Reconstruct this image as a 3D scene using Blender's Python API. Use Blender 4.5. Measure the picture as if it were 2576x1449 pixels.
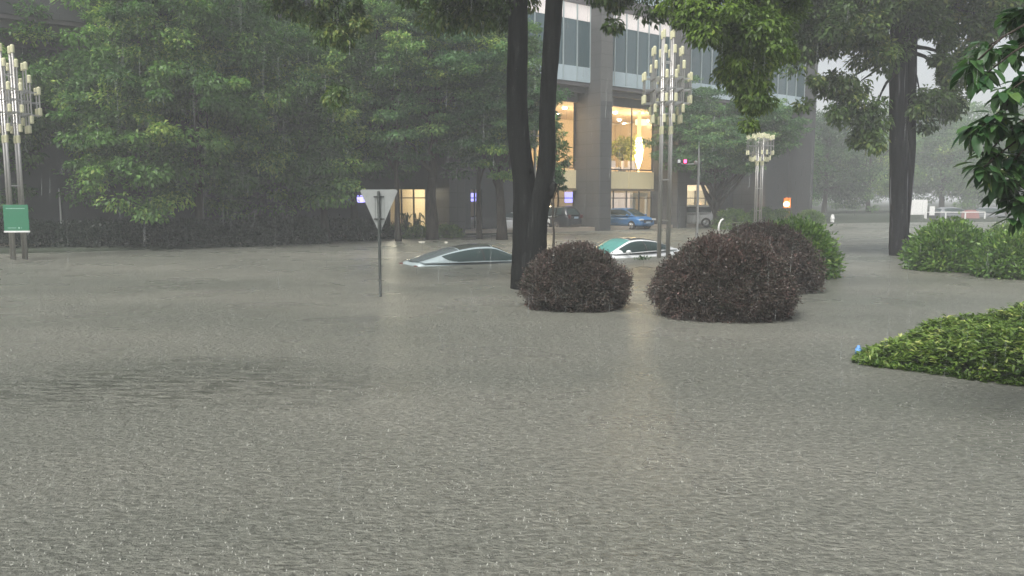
import bpy, math, random
import numpy as np
from mathutils import Vector, Matrix

for o in list(bpy.data.objects):
    bpy.data.objects.remove(o)
scene = bpy.context.scene
C = scene.collection
PI = math.pi
R = math.radians

# ------------------------------------------------------------------ camera
CAMH = 2.2
FPX = 2003.0                       # focal length in pixels of a 2576 px wide picture
PITCH = math.atan(224.5 / FPX)
cd = bpy.data.cameras.new('camera')
cam = bpy.data.objects.new('camera', cd)
C.objects.link(cam)
cam.location = (0, 0, CAMH)
cam.rotation_euler = (PI / 2 - PITCH, 0, 0)
cd.sensor_width = 36
cd.lens = FPX / 2576 * 36
cd.clip_start = 0.1
cd.clip_end = 6000
scene.camera = cam

# ------------------------------------------------------------------ sky and sun
SUN_EL, SUN_ROT = R(58), R(212)
world = bpy.data.worlds.new('World')
scene.world = world
world.use_nodes = True
wn = world.node_tree
wn.nodes.clear()
wo = wn.nodes.new('ShaderNodeOutputWorld')
bg = wn.nodes.new('ShaderNodeBackground')
sky = wn.nodes.new('ShaderNodeTexSky')
sky.sky_type = 'NISHITA'
sky.sun_disc = False
sky.sun_elevation = SUN_EL
sky.sun_rotation = SUN_ROT
sky.dust_density = 6
sky.air_density = 1.0
hsv = wn.nodes.new('ShaderNodeHueSaturation')
hsv.inputs['Saturation'].default_value = 0.42
hsv.inputs['Value'].default_value = 1.0
wn.links.new(sky.outputs[0], hsv.inputs['Color'])
wn.links.new(hsv.outputs[0], bg.inputs[0])
bg.inputs[1].default_value = 0.10
wn.links.new(bg.outputs[0], wo.inputs[0])

sl = bpy.data.lights.new('sun', 'SUN')
sl.energy = 1.5
sl.angle = R(30)
sl.color = (1.0, 0.99, 0.95)
so = bpy.data.objects.new('sun', sl)
C.objects.link(so)
sd = Vector((math.sin(SUN_ROT) * math.cos(SUN_EL), math.cos(SUN_ROT) * math.cos(SUN_EL), math.sin(SUN_EL)))
so.rotation_euler = sd.to_track_quat('Z', 'Y').to_euler()
so.location = (0, 0, 60)

scene.view_settings.view_transform = 'Standard'
scene.view_settings.look = 'None'
scene.view_settings.gamma = 1
scene.view_settings.exposure = 1.06
try:
    scene.cycles.volume_bounces = 1
    scene.cycles.max_bounces = 8
    scene.cycles.transparent_max_bounces = 8
except Exception:
    pass

# ------------------------------------------------------------------ placing helpers
def W(vx, vy, Y):
    a = (vx - 1288) / FPX
    b = -(vy - 724.5) / FPX
    cp, sp = math.cos(PITCH), math.sin(PITCH)
    dy = cp + b * sp
    dz = -sp + b * cp
    s = Y / dy
    return Vector((a * s, Y, CAMH + dz * s))

def G(vx, vy, z=0.0):
    a = (vx - 1288) / FPX
    b = -(vy - 724.5) / FPX
    cp, sp = math.cos(PITCH), math.sin(PITCH)
    dy = cp + b * sp
    dz = -sp + b * cp
    s = (z - CAMH) / dz
    return Vector((a * s, dy * s, z))

# ------------------------------------------------------------------ objects and tags
def tag(o, label=None, cat=None, group=None, kind=None):
    if label: o['label'] = label
    if cat: o['category'] = cat
    if group: o['group'] = group
    if kind: o['kind'] = kind
    return o

def thing(name, label, cat, loc=(0, 0, 0), rz=0.0, group=None):
    o = bpy.data.objects.new(name, None)
    o.empty_display_size = 0.3
    C.objects.link(o)
    o.location = loc
    o.rotation_euler = (0, 0, rz)
    return tag(o, label, cat, group)

def copy_tree(o, parent=None):
    c = o.copy()
    C.objects.link(c)
    if parent is not None: c.parent = parent
    for ch in [x for x in bpy.data.objects if x.parent == o]:
        copy_tree(ch, c)
    return c

class MB:
    """collects shapes for one mesh object"""
    def __init__(s):
        s.v = []; s.f = []; s.n = 0; s.at = []
    def add(s, verts, faces, tint=None):
        verts = np.asarray(verts, dtype=np.float64).reshape(-1, 3)
        s.v.append(verts)
        faces = [tuple(int(i) + s.n for i in f) for f in faces]
        s.f.extend(faces)
        s.n += len(verts)
        s.at.append(np.full(len(verts), 0.5 if tint is None else tint))
    def box(s, c, size, rz=0.0, taper=1.0, bev=0.0):
        hx, hy, hz = size[0] / 2, size[1] / 2, size[2] / 2
        cr, sr = math.cos(rz), math.sin(rz)
        if bev > 0:
            b = min(bev, hx * .9, hy * .9, hz * .9)
            ring = lambda ax, ay: [(-ax + b, -ay), (ax - b, -ay), (ax, -ay + b), (ax, ay - b), (ax - b, ay), (-ax + b, ay), (-ax, ay - b), (-ax, -ay + b)]
            L = [(-hz, b), (-hz + b, 0), (hz - b, 0), (hz, b)]
            V = []
            for z, ins in L:
                for x, y in ring(hx - ins, hy - ins):
                    V.append((c[0] + x * cr - y * sr, c[1] + x * sr + y * cr, c[2] + z))
            F = []
            for k in range(3):
                for i in range(8):
                    j = (i + 1) % 8
                    F.append((k * 8 + i, k * 8 + j, k * 8 + 8 + j, k * 8 + 8 + i))
            F.append(tuple(range(7, -1, -1))); F.append(tuple(range(24, 32)))
            s.add(V, F); return
        V = []
        for z, t in ((-hz, 1.0), (hz, taper)):
            for x, y in ((-hx, -hy), (hx, -hy), (hx, hy), (-hx, hy)):
                x *= t; y *= t
                V.append((c[0] + x * cr - y * sr, c[1] + x * sr + y * cr, c[2] + z))
        s.add(V, [(3, 2, 1, 0), (4, 5, 6, 7), (0, 1, 5, 4), (1, 2, 6, 5), (2, 3, 7, 6), (3, 0, 4, 7)])
    def tube(s, pts, rad, seg=10, cap=True, wob=0.0, rng=None):
        pts = [Vector(p) for p in pts]
        n = len(pts)
        if not hasattr(rad, '__len__'): rad = [rad] * n
        V = []; F = []
        up = None
        for i in range(n):
            d = (pts[min(i + 1, n - 1)] - pts[max(i - 1, 0)])
            if d.length < 1e-9: d = Vector((0, 0, 1))
            d.normalize()
            if up is None:
                up = Vector((1, 0, 0)) if abs(d.x) < 0.9 else Vector((0, 1, 0))
            a = (up - d * up.dot(d)).normalized(); b = d.cross(a); up = a
            for k in range(seg):
                t = 2 * PI * k / seg
                r = rad[i]
                if wob and rng: r *= 1 + wob * (math.sin(3 * t + 1.3) * .5 + math.sin(5 * t + pts[i].z * .9) * .35 + rng.uniform(-.5, .5))
                V.append(pts[i] + a * (math.cos(t) * r) + b * (math.sin(t) * r))
        for i in range(n - 1):
            for k in range(seg):
                j = (k + 1) % seg
                F.append((i * seg + k, i * seg + j, (i + 1) * seg + j, (i + 1) * seg + k))
        if cap:
            F.append(tuple(range(seg - 1, -1, -1)))
            F.append(tuple((n - 1) * seg + k for k in range(seg)))
        s.add([tuple(v) for v in V], F)
    def lathe(s, c, prof, seg=16):
        V = []; F = []
        for r, z in prof:
            for k in range(seg):
                t = 2 * PI * k / seg
                V.append((c[0] + r * math.cos(t), c[1] + r * math.sin(t), c[2] + z))
        for i in range(len(prof) - 1):
            for k in range(seg):
                j = (k + 1) % seg
                F.append((i * seg + k, i * seg + j, (i + 1) * seg + j, (i + 1) * seg + k))
        F.append(tuple(range(seg - 1, -1, -1)))
        F.append(tuple((len(prof) - 1) * seg + k for k in range(seg)))
        s.add(V, F)
    def build(s, name, mat, parent=None, smooth=False):
        me = bpy.data.meshes.new(name)
        v = np.concatenate(s.v)
        me.from_pydata(v.tolist(), [], s.f)
        if smooth:
            me.shade_smooth() if hasattr(me, 'shade_smooth') else None
        me.materials.append(mat)
        me.update()
        o = bpy.data.objects.new(name, me)
        C.objects.link(o)
        if parent is not None: o.parent = parent
        return o

def quads_obj(name, verts, nper, mat, parent=None, tint=None, faces=None, smooth=False):
    """verts (N, nper, 3): one leaf per row; faces = tuple of index tuples (quads) inside the row"""
    N = verts.shape[0]
    faces = faces or ((0, 1, 2, 3),)
    k = len(faces)
    fl = np.array(faces, dtype=np.int32)
    idx = (fl[None] + (np.arange(N, dtype=np.int32) * nper)[:, None, None]).reshape(-1)
    me = bpy.data.meshes.new(name)
    me.vertices.add(N * nper)
    me.vertices.foreach_set('co', verts.astype(np.float32).reshape(-1))
    me.loops.add(len(idx)); me.loops.foreach_set('vertex_index', idx)
    m = fl.shape[1]
    me.polygons.add(N * k)
    me.polygons.foreach_set('loop_start', np.arange(0, N * k * m, m, dtype=np.int32))
    me.polygons.foreach_set('loop_total', np.full(N * k, m, dtype=np.int32))
    if smooth: me.polygons.foreach_set('use_smooth', np.ones(N * k, dtype=bool))
    if tint is not None:
        a = me.attributes.new('tint', 'FLOAT', 'POINT')
        a.data.foreach_set('value', np.repeat(tint, nper).astype(np.float32))
    me.materials.append(mat)
    me.update(calc_edges=True)
    o = bpy.data.objects.new(name, me)
    C.objects.link(o)
    if parent is not None: o.parent = parent
    return o

# ------------------------------------------------------------------ materials
def newmat(name):
    m = bpy.data.materials.new(name); m.use_nodes = True
    nt = m.node_tree
    return m, nt, nt.nodes['Principled BSDF'], nt.nodes['Material Output']

def pm(name, col, rough=0.5, metal=0.0, spec=0.5, var=0.0, scale=3.0, bump=0.0, bscale=20.0, coat=0.0, emis=None, es=0.0):
    m, nt, p, out = newmat(name)
    p.inputs['Base Color'].default_value = (*col, 1)
    p.inputs['Roughness'].default_value = rough
    p.inputs['Metallic'].default_value = metal
    p.inputs['Specular IOR Level'].default_value = spec
    if coat:
        p.inputs['Coat Weight'].default_value = coat
        p.inputs['Coat Roughness'].default_value = 0.08
    tc = nt.nodes.new('ShaderNodeTexCoord')
    if var:
        n = nt.nodes.new('ShaderNodeTexNoise'); n.inputs['Scale'].default_value = scale; n.inputs['Detail'].default_value = 5
        nt.links.new(tc.outputs['Object'], n.inputs['Vector'])
        mx = nt.nodes.new('ShaderNodeMix'); mx.data_type = 'RGBA'
        mx.inputs[6].default_value = (*[c * (1 - var) for c in col], 1)
        mx.inputs[7].default_value = (*[min(1, c * (1 + var)) for c in col], 1)
        nt.links.new(n.outputs['Fac'], mx.inputs[0]); nt.links.new(mx.outputs[2], p.inputs['Base Color'])
    if bump:
        n = nt.nodes.new('ShaderNodeTexNoise'); n.inputs['Scale'].default_value = bscale; n.inputs['Detail'].default_value = 4
        nt.links.new(tc.outputs['Object'], n.inputs['Vector'])
        b = nt.nodes.new('ShaderNodeBump'); b.inputs['Strength'].default_value = bump; b.inputs['Distance'].default_value = 0.02
        nt.links.new(n.outputs['Fac'], b.inputs['Height']); nt.links.new(b.outputs[0], p.inputs['Normal'])
    if emis:
        p.inputs['Emission Color'].default_value = (*emis, 1)
        p.inputs['Emission Strength'].default_value = es
    return m

def leafmat(name, c1, c2, c3=None, rough=0.45, trans=0.3, spec=0.4):
    """leaf colours picked leaf by leaf from the tint attribute"""
    m, nt, p, out = newmat(name)
    at = nt.nodes.new('ShaderNodeAttribute'); at.attribute_name = 'tint'
    cr = nt.nodes.new('ShaderNodeValToRGB')
    e = cr.color_ramp.elements
    e[0].position = 0.0; e[0].color = (*c1, 1)
    e[1].position = 0.75; e[1].color = (*c2, 1)
    if c3:
        n = e.new(1.0); n.color = (*c3, 1)
    nt.links.new(at.outputs['Fac'], cr.inputs[0])
    nt.links.new(cr.outputs[0], p.inputs['Base Color'])
    p.inputs['Roughness'].default_value = rough
    p.inputs['Specular IOR Level'].default_value = spec
    tr = nt.nodes.new('ShaderNodeBsdfTranslucent')
    nt.links.new(cr.outputs[0], tr.inputs['Color'])
    mx = nt.nodes.new('ShaderNodeMixShader'); mx.inputs[0].default_value = trans
    nt.links.new(p.outputs[0], mx.inputs[1]); nt.links.new(tr.outputs[0], mx.inputs[2])
    nt.links.new(mx.outputs[0], out.inputs['Surface'])
    return m

def barkmat(name, col, streak=0.0):
    m, nt, p, out = newmat(name)
    tc = nt.nodes.new('ShaderNodeTexCoord')
    mp = nt.nodes.new('ShaderNodeMapping'); mp.inputs['Scale'].default_value = (9, 9, 1.2)
    nt.links.new(tc.outputs['Object'], mp.inputs[0])
    n = nt.nodes.new('ShaderNodeTexNoise'); n.inputs['Scale'].default_value = 1.6; n.inputs['Detail'].default_value = 7; n.inputs['Roughness'].default_value = .65
    nt.links.new(mp.outputs[0], n.inputs['Vector'])
    cr = nt.nodes.new('ShaderNodeValToRGB')
    cr.color_ramp.elements[0].position = .35; cr.color_ramp.elements[0].color = (*[c * .45 for c in col], 1)
    cr.color_ramp.elements[1].position = .7; cr.color_ramp.elements[1].color = (*[c * 1.5 for c in col], 1)
    nt.links.new(n.outputs['Fac'], cr.inputs[0])
    last = cr.outputs[0]
    if streak:
        mp2 = nt.nodes.new('ShaderNodeMapping'); mp2.inputs['Scale'].default_value = (7, 7, .22)
        nt.links.new(tc.outputs['Object'], mp2.inputs[0])
        n2 = nt.nodes.new('ShaderNodeTexNoise'); n2.inputs['Scale'].default_value = 1.0; n2.inputs['Detail'].default_value = 3
        nt.links.new(mp2.outputs[0], n2.inputs['Vector'])
        r2 = nt.nodes.new('ShaderNodeMapRange'); r2.inputs[1].default_value = .62; r2.inputs[2].default_value = .68
        nt.links.new(n2.outputs['Fac'], r2.inputs[0])
        mx = nt.nodes.new('ShaderNodeMix'); mx.data_type = 'RGBA'
        mx.inputs[7].default_value = (streak, streak, streak * 1.1, 1)
        nt.links.new(r2.outputs[0], mx.inputs[0]); nt.links.new(last, mx.inputs[6])
        last = mx.outputs[2]
    nt.links.new(last, p.inputs['Base Color'])
    b = nt.nodes.new('ShaderNodeBump'); b.inputs['Strength'].default_value = .9; b.inputs['Distance'].default_value = .05
    nt.links.new(n.outputs['Fac'], b.inputs['Height']); nt.links.new(b.outputs[0], p.inputs['Normal'])
    p.inputs['Roughness'].default_value = .7
    p.inputs['Specular IOR Level'].default_value = .15
    return m

def glassmat(name, tintc, see=0.5, rough=0.03):
    m, nt, p, out = newmat(name)
    p.inputs['Base Color'].default_value = (*tintc, 1)
    p.inputs['Roughness'].default_value = rough
    p.inputs['Specular IOR Level'].default_value = .6
    t = nt.nodes.new('ShaderNodeBsdfTransparent'); t.inputs[0].default_value = (.95, .97, .96, 1)
    mx = nt.nodes.new('ShaderNodeMixShader'); mx.inputs[0].default_value = see
    nt.links.new(p.outputs[0], mx.inputs[1]); nt.links.new(t.outputs[0], mx.inputs[2])
    nt.links.new(mx.outputs[0], out.inputs['Surface'])
    return m

def emat(name, col, s):
    m, nt, p, out = newmat(name)
    e = nt.nodes.new('ShaderNodeEmission'); e.inputs[0].default_value = (*col, 1); e.inputs[1].default_value = s
    nt.links.new(e.outputs[0], out.inputs['Surface'])
    return m

def watermat():
    m, nt, p, out = newmat('flood_water')
    N = nt.nodes.new; Lk = nt.links.new
    tc = N('ShaderNodeTexCoord')
    # muddy colour drifting in wide streaks
    mp0 = N('ShaderNodeMapping'); mp0.inputs['Scale'].default_value = (.10, .22, 1)
    Lk(tc.outputs['Object'], mp0.inputs[0])
    n0 = N('ShaderNodeTexNoise'); n0.inputs['Scale'].default_value = 1; n0.inputs['Detail'].default_value = 4
    Lk(mp0.outputs[0], n0.inputs['Vector'])
    mx = N('ShaderNodeMix'); mx.data_type = 'RGBA'
    mx.inputs[6].default_value = (.120, .127, .106, 1)
    mx.inputs[7].default_value = (.194, .192, .162, 1)
    c0 = N('ShaderNodeMapRange'); c0.inputs[1].default_value = .32; c0.inputs[2].default_value = .68; Lk(n0.outputs['Fac'], c0.inputs[0])
    Lk(c0.outputs[0], mx.inputs[0])
    # chop at three sizes; calmer and rougher patches
    def noise(scale, sc=(1, 1, 1), det=3):
        mp = N('ShaderNodeMapping'); mp.inputs['Scale'].default_value = sc
        Lk(tc.outputs['Object'], mp.inputs[0])
        n = N('ShaderNodeTexNoise'); n.inputs['Scale'].default_value = scale; n.inputs['Detail'].default_value = det
        n.inputs['Roughness'].default_value = .6
        Lk(mp.outputs[0], n.inputs['Vector']); return n.outputs['Fac']
    a = noise(17, (1, 1.5, 1), 5); b = noise(4.5, (1, 1.15, 1), 3); c = noise(.5, (1, 1, 1), 2)
    w = noise(3.0, (1, 2.6, 1), 3)
    v = N('ShaderNodeTexVoronoi'); v.inputs['Scale'].default_value = 14; v.feature = 'F1'
    Lk(tc.outputs['Object'], v.inputs['Vector'])
    vr = N('ShaderNodeMapRange'); vr.inputs[1].default_value = 0; vr.inputs[2].default_value = .28; vr.inputs[3].default_value = 1; vr.inputs[4].default_value = 0
    Lk(v.outputs['Distance'], vr.inputs[0])
    pw = N('ShaderNodeMath'); pw.operation = 'POWER'; pw.inputs[1].default_value = 2.5; Lk(vr.outputs[0], pw.inputs[0])
    def madd(x, k, y=None):
        q = N('ShaderNodeMath'); q.operation = 'MULTIPLY_ADD'; q.inputs[1].default_value = k
        Lk(x, q.inputs[0])
        if y is not None: Lk(y, q.inputs[2])
        else: q.inputs[2].default_value = 0
        return q.outputs[0]
    h = madd(a, .060)
    h = madd(b, .060, h)
    h = madd(pw.outputs[0], .014, h)
    # a gust patch with longer, steeper ripples
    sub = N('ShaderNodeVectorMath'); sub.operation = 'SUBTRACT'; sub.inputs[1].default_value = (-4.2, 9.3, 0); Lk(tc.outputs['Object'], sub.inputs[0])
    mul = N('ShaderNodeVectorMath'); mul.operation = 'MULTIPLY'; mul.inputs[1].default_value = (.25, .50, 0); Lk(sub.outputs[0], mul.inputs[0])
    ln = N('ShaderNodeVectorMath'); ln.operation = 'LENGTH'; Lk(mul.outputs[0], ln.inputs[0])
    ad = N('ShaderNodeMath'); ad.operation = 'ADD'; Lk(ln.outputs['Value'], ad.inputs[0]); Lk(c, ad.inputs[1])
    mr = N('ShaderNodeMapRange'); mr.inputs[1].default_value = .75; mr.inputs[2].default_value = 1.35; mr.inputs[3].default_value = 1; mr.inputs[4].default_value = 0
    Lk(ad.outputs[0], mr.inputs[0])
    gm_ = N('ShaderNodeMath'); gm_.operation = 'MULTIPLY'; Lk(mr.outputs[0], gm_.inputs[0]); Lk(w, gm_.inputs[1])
    h = madd(gm_.outputs[0], .16, h)
    # rings left by raindrops
    v2 = N('ShaderNodeTexVoronoi'); v2.inputs['Scale'].default_value = 6; Lk(tc.outputs['Object'], v2.inputs['Vector'])
    q1 = madd(v2.outputs['Distance'], 60.0)
    sn = N('ShaderNodeMath'); sn.operation = 'SINE'; Lk(q1, sn.inputs[0])
    fo = N('ShaderNodeMapRange'); fo.inputs[1].default_value = .05; fo.inputs[2].default_value = .38; fo.inputs[3].default_value = 1; fo.inputs[4].default_value = 0
    Lk(v2.outputs['Distance'], fo.inputs[0])
    rg = N('ShaderNodeMath'); rg.operation = 'MULTIPLY'; Lk(sn.outputs[0], rg.inputs[0]); Lk(fo.outputs[0], rg.inputs[1])
    h = madd(rg.outputs[0], .0045, h)
    # light and dark of the rain pits, painted into the colour as fine mottling
    fr = noise(13, (1, 1.7, 1), 6)
    f1 = N('ShaderNodeMapRange'); f1.inputs[1].default_value = .36; f1.inputs[2].default_value = .64; f1.inputs[3].default_value = .66; f1.inputs[4].default_value = 1.36; Lk(fr, f1.inputs[0])
    fm = N('ShaderNodeMix'); fm.data_type = 'RGBA'; fm.blend_type = 'MULTIPLY'; fm.inputs[0].default_value = 1; Lk(f1.outputs[0], fm.inputs[7])
    # dark ripple reflections painted into the gust patch colour, with muddier water
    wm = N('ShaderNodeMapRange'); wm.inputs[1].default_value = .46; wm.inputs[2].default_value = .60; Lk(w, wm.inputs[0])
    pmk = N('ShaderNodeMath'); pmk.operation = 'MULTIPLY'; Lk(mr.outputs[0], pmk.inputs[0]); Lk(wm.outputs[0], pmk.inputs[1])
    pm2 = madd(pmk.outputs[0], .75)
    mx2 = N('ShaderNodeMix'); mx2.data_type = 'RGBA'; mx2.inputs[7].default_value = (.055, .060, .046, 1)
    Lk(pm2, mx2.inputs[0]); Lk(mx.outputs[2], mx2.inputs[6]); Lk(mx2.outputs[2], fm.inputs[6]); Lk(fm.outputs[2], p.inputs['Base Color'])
    bp = N('ShaderNodeBump'); bp.inputs['Strength'].default_value = 1.0; bp.inputs['Distance'].default_value = 1.0
    Lk(h, bp.inputs['Height']); Lk(bp.outputs[0], p.inputs['Normal'])
    rr = N('ShaderNodeMapRange'); rr.inputs[1].default_value = .35; rr.inputs[2].default_value = .65
    rr.inputs[3].default_value = .24; rr.inputs[4].default_value = .40
    Lk(c, rr.inputs[0]); Lk(rr.outputs[0], p.inputs['Roughness'])
    p.inputs['IOR'].default_value = 1.33
    p.inputs['Specular IOR Level'].default_value = .5
    return m

M = {}
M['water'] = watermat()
M['soil'] = pm('wet_grass_soil', (.028, .038, .022), .9, var=.4, scale=1.5, bump=.5)
M['bark_dark'] = barkmat('dark_wet_bark', (.0075, .0085, .008))
M['bark_wet'] = barkmat('streaked_wet_bark', (.013, .013, .016), .24)
M['bark_far'] = barkmat('brown_bark', (.05, .042, .033))
M['leaf_mid'] = leafmat('leaf_mid_green', (.048, .122, .030), (.170, .330, .072), (.42, .55, .13), trans=.4)
M['leaf_dark'] = leafmat('leaf_dark_green', (.028, .075, .026), (.070, .160, .050), (.15, .25, .07), trans=.4)
M['leaf_warm'] = leafmat('leaf_olive_green', (.036, .076, .022), (.120, .205, .048), (.26, .31, .08), trans=.42)
M['leaf_lit'] = leafmat('leaf_lit_green', (.08, .15, .025), (.21, .33, .055), (.36, .46, .09), rough=.4, trans=.45)  # lighter leaf for the outer branch; the daylight is in the colour
M['leaf_cool'] = leafmat('leaf_cool_green', (.045, .120, .045), (.130, .270, .090), (.26, .40, .12), trans=.4)
M['leaf_big'] = leafmat('leaf_large_glossy', (.022, .075, .024), (.078, .17, .042), (.19, .26, .07), rough=.32, trans=.35, spec=.45)
M['leaf_red'] = leafmat('leaf_dark_maroon', (.048, .050, .036), (.108, .074, .064), (.19, .105, .09), rough=.45, trans=.2)
M['leaf_shade'] = leafmat('leaf_shade_green', (.010, .020, .012), (.022, .040, .022), (.04, .06, .03), trans=.2)  # near-black leaf colour standing in for shade under the left trees
M['leaf_hedge'] = leafmat('leaf_yellow_green', (.045, .10, .018), (.16, .25, .040), (.46, .50, .16), rough=.38, trans=.3)
M['leaf_shrub'] = leafmat('leaf_shrub_green', (.05, .13, .025), (.17, .30, .05), (.36, .48, .12), rough=.4)
M['steel'] = pm('brushed_steel', (.55, .55, .54), .28, metal=1.0, var=.1)
M['frost'] = pm('frosted_lamp_shade', (.62, .61, .40), .5, var=.08)
M['steel_dark'] = pm('dull_steel', (.45, .44, .42), .38, metal=.9, var=.15)
M['sign_back'] = pm('galvanised_sheet', (.34, .36, .35), .45, metal=.55, var=.15, scale=6)
M['pole_dark'] = pm('dark_galvanised_pole', (.07, .08, .075), .5, metal=.3, var=.2)
M['bracket'] = pm('dark_bracket', (.05, .055, .055), .6, metal=.3)
M['board_green'] = pm('green_board', (.03, .19, .10), .45, var=.06)
M['white'] = pm('white_paint', (.78, .78, .76), .45, var=.04)
M['black'] = pm('black_rubber', (.02, .02, .02), .8)
def joints(m, w=1.3, h=.85):
    nt = m.node_tree; p = nt.nodes['Principled BSDF']
    src = p.inputs['Base Color'].links[0].from_socket
    tc = nt.nodes.new('ShaderNodeTexCoord'); sp = nt.nodes.new('ShaderNodeSeparateXYZ'); nt.links.new(tc.outputs['Object'], sp.inputs[0])
    ad = nt.nodes.new('ShaderNodeMath'); ad.operation = 'ADD'; nt.links.new(sp.outputs[0], ad.inputs[0]); nt.links.new(sp.outputs[1], ad.inputs[1])
    cb = nt.nodes.new('ShaderNodeCombineXYZ'); nt.links.new(ad.outputs[0], cb.inputs[0]); nt.links.new(sp.outputs[2], cb.inputs[1])
    bt = nt.nodes.new('ShaderNodeTexBrick'); bt.offset = 0; bt.inputs['Scale'].default_value = 1; bt.inputs['Brick Width'].default_value = w; bt.inputs['Row Height'].default_value = h; bt.inputs['Mortar Size'].default_value = .022
    bt.inputs['Color1'].default_value = (.92, .92, .92, 1); bt.inputs['Color2'].default_value = (1.08, 1.08, 1.08, 1); bt.inputs['Mortar'].default_value = (.6, .6, .6, 1)
    nt.links.new(cb.outputs[0], bt.inputs['Vector'])
    mx = nt.nodes.new('ShaderNodeMix'); mx.data_type = 'RGBA'; mx.blend_type = 'MULTIPLY'; mx.inputs[0].default_value = 1
    nt.links.new(src, mx.inputs[6]); nt.links.new(bt.outputs['Color'], mx.inputs[7]); nt.links.new(mx.outputs[2], p.inputs['Base Color'])
    return m
M['column'] = pm('grey_stone_column', (.078, .080, .080), .55, var=.12, scale=1.2, bump=.1)
M['column_side'] = pm('pale_stone_panel', (.125, .125, .118), .5, var=.08, scale=.8)
joints(M['column']); joints(M['column_side'])
M['beam'] = pm('dark_soffit', (.13, .12, .125), .6, var=.1)
M['wall'] = pm('grey_wall', (.055, .059, .062), .7, var=.2, scale=.6)
M['wall_up'] = pm('pale_panel_wall', (.33, .35, .38), .5, var=.08, scale=.3)
M['spandrel'] = pm('pale_blue_glass_panel', (.46, .56, .60), .2, var=.05)
M['teal_glass'] = pm('teal_window_glass', (.055, .105, .12), .07, spec=.9, var=.15, scale=.25)
M['mullion'] = pm('pale_aluminium', (.45, .52, .53), .35, metal=.5)
M['cream'] = pm('cream_fascia', (.62, .55, .36), .5, var=.05, emis=(1.0, .83, .45), es=.10)
M['int_wall'] = pm('warm_interior_wall', (.70, .58, .40), .7, var=.12, scale=.6)
M['int_floor'] = pm('interior_floor', (.35, .3, .24), .3, var=.1)
M['glass_clear'] = glassmat('clear_shop_glass', (.03, .035, .035), .86)
M['bulb'] = emat('white_bulb', (1, .93, .78), 18)
M['chandelier'] = emat('chandelier_glow', (1, .78, .42), 16)
M['orange_glow'] = emat('orange_glow', (1, .5, .16), 2.2)
M['warm_sign'] = emat('warm_panel_glow', (1, .62, .25), 2.6)
M['white_glow'] = emat('white_panel_glow', (1, .95, .85), 1.6)
M['violet_glow'] = emat('violet_sign_glow', (.35, .32, 1), 1.5)
M['red_glow'] = emat('red_signal_glow', (1, .05, .18), 5)
M['curtain'] = pm('pale_curtain', (.7, .62, .58), .8, emis=(1, .85, .75), es=.25)
M['car_glass'] = pm('dark_car_glass', (.030, .050, .048), .12, spec=.25)
M['ws_glass'] = pm('teal_windshield', (.09, .27, .24), .15, spec=.4, var=.35, scale=2.2)
M['rear_glass'] = pm('grey_rear_glass', (.10, .12, .125), .18, spec=.4, var=.2, scale=1.5)
M['paint_grey'] = pm('blue_grey_metallic', (.36, .43, .44), .35, metal=.1, coat=.3, spec=.4)
M['paint_white'] = pm('white_car_paint', (.78, .80, .80), .28, coat=.8)
M['paint_dull'] = pm('dull_grey_paint', (.17, .18, .19), .5)
M['paint_black'] = pm('black_car_paint', (.03, .035, .04), .25, coat=.8)
M['paint_blue'] = pm('bright_blue_paint', (.03, .15, .36), .35, coat=.4)
M['roof_black'] = pm('glass_roof', (.05, .055, .05), .2, spec=.35)
M['tail'] = pm('red_tail_light', (.10, .02, .02), .35)
M['lamp_clear'] = pm('clear_lamp', (.6, .62, .62), .15)
M['chrome'] = pm('chrome_trim', (.6, .6, .6), .2, metal=1)
M['plate'] = pm('number_plate', (.35, .45, .55), .5)
M['orange_wood'] = pm('orange_lit_post', (.55, .22, .08), .6, var=.2)
M['spray'] = pm('rain_spray', (.36, .37, .33), .4, spec=.3)
M['debris'] = pm('pale_debris', (.7, .68, .58), .6)
M['debris_dark'] = pm('dark_debris', (.05, .055, .04), .7)
M['red_paint'] = pm('red_barrier_paint', (.33, .17, .16), .5)
M['pot'] = pm('dark_pot', (.06, .05, .045), .6)
M['cyan'] = pm('blue_plastic', (.15, .35, .75), .35)

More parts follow.
